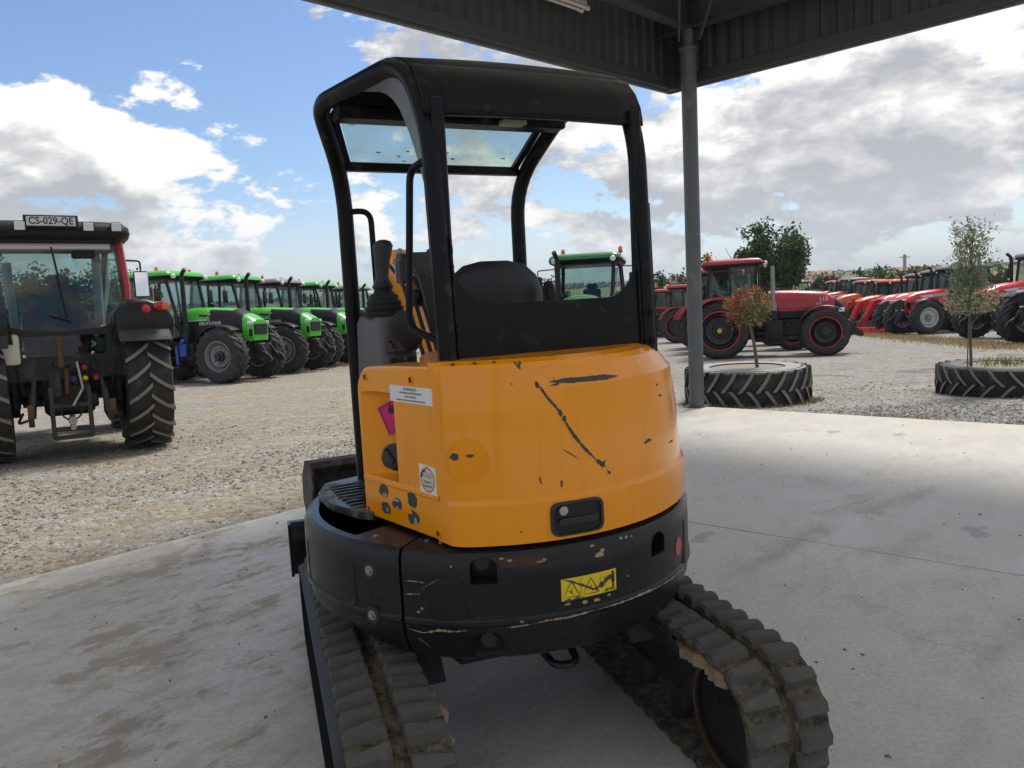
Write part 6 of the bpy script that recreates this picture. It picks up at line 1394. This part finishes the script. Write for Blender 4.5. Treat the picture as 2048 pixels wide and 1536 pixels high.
m = MB(); m.tube([(.02, 0, 0), (.0, 0, .5), (-.02, .0, 1.0), (-.01, 0, 1.6), (.03, 0, 2.0)], [.02, .018, .016, .012, .006], 8); m.tube([(-.05, -.02, 0), (-.03, -.02, 1.05)], .009, 6); tips = []
for k in range(16):
    a = k * 2.4; limb(m, rng, Vector((-.02, 0, .85 + .06 * k)), Vector((math.cos(a) * .7, math.sin(a) * .7, 1.0)).normalized(), .38 - .008 * k, .007, 1, tips, 3, .35)
m.build('trunk', BARK, s2)
pts = wisp(1500, .36, .78, 1.30, rng, lambda t: .55 + .5 * math.sin(math.pi * min(1, t + .1)))
for p in tips: pts += [tuple(p + Vector((rng.gauss(0, .035), rng.gauss(0, .035), rng.gauss(0, .07)))) for i in range(9)]
for cx, top in ((-.15, 1.85), (.03, 2.02), (.19, 1.84)):
    pts += [(cx + rng.gauss(0, .045), rng.gauss(0, .06), rng.uniform(1.25, top)) for i in range(170)]
leaves(rng, pts, .06, [LOL, LOL2], 'crown', s2, .34, 0, .5, lambda p, r_: 1 if (p.z < 1.15 and r_.random() < .45) or r_.random() < .12 else 0)
# weeds, dry grass, loose stones
DRY = leaf_mat('dry grass blade', (.30, .20, .09), (.52, .38, .20)); GRN = leaf_mat('green grass blade', (.07, .10, .025), (.20, .22, .07))
def blades(rng, pts, h, w, mats, name, label, green=.2):
    v = []; f = []; mi = []
    for x, y, z in pts:
        a = rng.uniform(0, 6.28); L = h * rng.uniform(.4, 1.2); lean = Vector((rng.gauss(0, .35), rng.gauss(0, .35), 1)).normalized(); s = Vector((math.cos(a), math.sin(a), 0)) * w
        b = len(v); p = Vector((x, y, z)); v += [p - s, p + s, p + lean * L * .6 + s * .6, p + lean * L + Vector((lean.x, lean.y, -.2)) * L * .25]; f += [(b, b + 1, b + 2), (b, b + 2, b + 3)]; k = 1 if rng.random() < green else 0; mi += [k, k]
    me = bpy.data.meshes.new(name); me.from_pydata(v, [], f)
    for q in mats: me.materials.append(q)
    me.polygons.foreach_set('material_index', mi); return obj(name, me, None, kind='stuff', label=label)
pts = []
OUT2 = Vector((.643, .765, 0)); OUT1 = Vector((-.706, .708, 0))
for i in range(5200):
    b = rng.random() ** 1.0 * 9; o = abs(rng.gauss(0, .22)); p = K + E2 * b + OUT2 * (.03 + o)
    if mnoise.noise((p.x * 1.3, p.y * 1.3, 0)) > -.12 + .4 * o: pts.append((p.x, p.y, gz(p.x, p.y) - .01))
blades(rng, pts, .05, .004, [DRY, GRN], 'dry_grass', 'dry grass and weeds along the slab edge', .18)
pts = []
for i in range(900):
    a = rng.uniform(3.3, 5.9); r = .96 + abs(rng.gauss(0, .07)); pts.append((3.60 + r * math.cos(a), 11.86 + r * math.sin(a), gz(3.5, 11.8) - .02))
for i in range(260):
    a = rng.uniform(0, 6.28); r = rng.uniform(0, .5); pts.append((7.26 + r * math.cos(a), 11.35 + r * math.sin(a), gz(7, 11.5) + .40))
blades(rng, pts, .13, .006, [DRY, GRN], 'weeds', 'green weeds at the foot of the tyre planter', .7)
pts = []
for i in range(9000):
    t = rng.random(); x = 18.2 - 4.2 * t + rng.gauss(0, .5); y = 41 - 20 * t + rng.gauss(0, .9); pts.append((x, y, gz(x, y) - .01))
for i in range(2500):
    t = rng.random(); x = -8.0 + 3 * t + rng.gauss(0, .6); y = 24 + 14 * t + rng.gauss(0, .4); pts.append((x, y, gz(x, y) - .01))
blades(rng, pts, .11, .014, [DRY, GRN], 'straw_grass', 'straw coloured grass under the parked rows', .12)
def stones(n, fn, s0, s1, mats, name, label, seed):
    rng = random.Random(seed); v = []; f = []; mi = []
    base = [(1, 0, 0), (-1, 0, 0), (0, 1, 0), (0, -1, 0), (0, 0, 1), (0, 0, -1)]; F = [(0, 2, 4), (2, 1, 4), (1, 3, 4), (3, 0, 4), (2, 0, 5), (1, 2, 5), (3, 1, 5), (0, 3, 5)]
    for i in range(n):
        x, y, z = fn(rng); s = s0 + (s1 - s0) * rng.random() ** 2.5; a = rng.uniform(0, 6.28); c, q = math.cos(a), math.sin(a); sx, sy, sz = (s * rng.uniform(.6, 1.2) for _ in range(3)); b = len(v)
        for (u, w, h) in base:
            u, w, h = u * sx + rng.gauss(0, .2) * s, w * sy + rng.gauss(0, .2) * s, h * sz * .6 + rng.gauss(0, .08) * s; v.append((x + u * c - w * q, y + u * q + w * c, z + h + sz * .2))
        f += [tuple(b + k for k in t) for t in F]; k = rng.randrange(len(mats)); mi += [k] * 8
    me = bpy.data.meshes.new(name); me.from_pydata(v, [], f)
    for q in mats: me.materials.append(q)
    me.polygons.foreach_set('material_index', mi); return obj(name, me, None, kind='stuff', label=label)
ST = [mat('blue grey stone', (.17, .175, .185), .85, var=.2), mat('pale stone', (.42, .41, .38), .85, var=.2), mat('brown stone', (.22, .17, .12), .9, var=.2), mat('mid grey stone', (.28, .28, .28), .85, var=.2)]
def nearL(r_):
    a, o = r_.uniform(0, 10.5), .05 + abs(r_.gauss(0, 2.6)); p = K + E1 * a + OUT1 * o; return p.x, p.y, gz(p.x, p.y)
def nearR(r_):
    b, o = r_.uniform(0, 9), .1 + abs(r_.gauss(0, 1.6)); p = K + E2 * b + OUT2 * o; return p.x, p.y, gz(p.x, p.y)
stones(20000, nearL, .006, .027, ST, 'gravel', 'loose gravel along the left edge of the slab', 1)
stones(11000, nearR, .008, .028, [ST[0], ST[3], ST[1], ST[3]], 'gravel', 'grey crushed stone beyond the right edge of the slab', 2)
def onslab(r_):
    for _ in range(50):
        x, y = r_.uniform(-3.5, 4.5), r_.uniform(1.5, 9)
        d = Vector((x, y, 0)) - K
        if d.dot(OUT1) < -.1 and d.dot(OUT2) < -.1: return x, y, 0.
    return 3, 5, 0.
stones(420, onslab, .003, .013, [ST[0], ST[2], ST[2]], 'grit', 'bits of grit and dried mud scattered on the slab', 3)

# ================================================================== AIR
hz_ = MB(); hz_.box((0, 1400, 30), (5600, 5600, 76)); hz_ = hz_.build('haze', [], None, 0)
tag(hz_, 'thin summer haze over the far hills', None, None, 'stuff')
hm = bpy.data.materials.new('haze air'); hm.use_nodes = True; T = NT(hm.node_tree); T.n.clear()
pv = T.new('ShaderNodeVolumePrincipled'); pv.inputs['Color'].default_value = (.80, .87, .95, 1); pv.inputs['Density'].default_value = .00028; pv.inputs['Anisotropy'].default_value = .2
ho = T.new('ShaderNodeOutputMaterial'); T.l.new(pv.outputs[0], ho.inputs['Volume']); hz_.data.materials.clear(); hz_.data.materials.append(hm)
S.render.engine = 'CYCLES'
S.cycles.max_bounces = 6; S.cycles.diffuse_bounces = 3; S.cycles.glossy_bounces = 3; S.cycles.transparent_max_bounces = 24; S.cycles.use_denoising = True
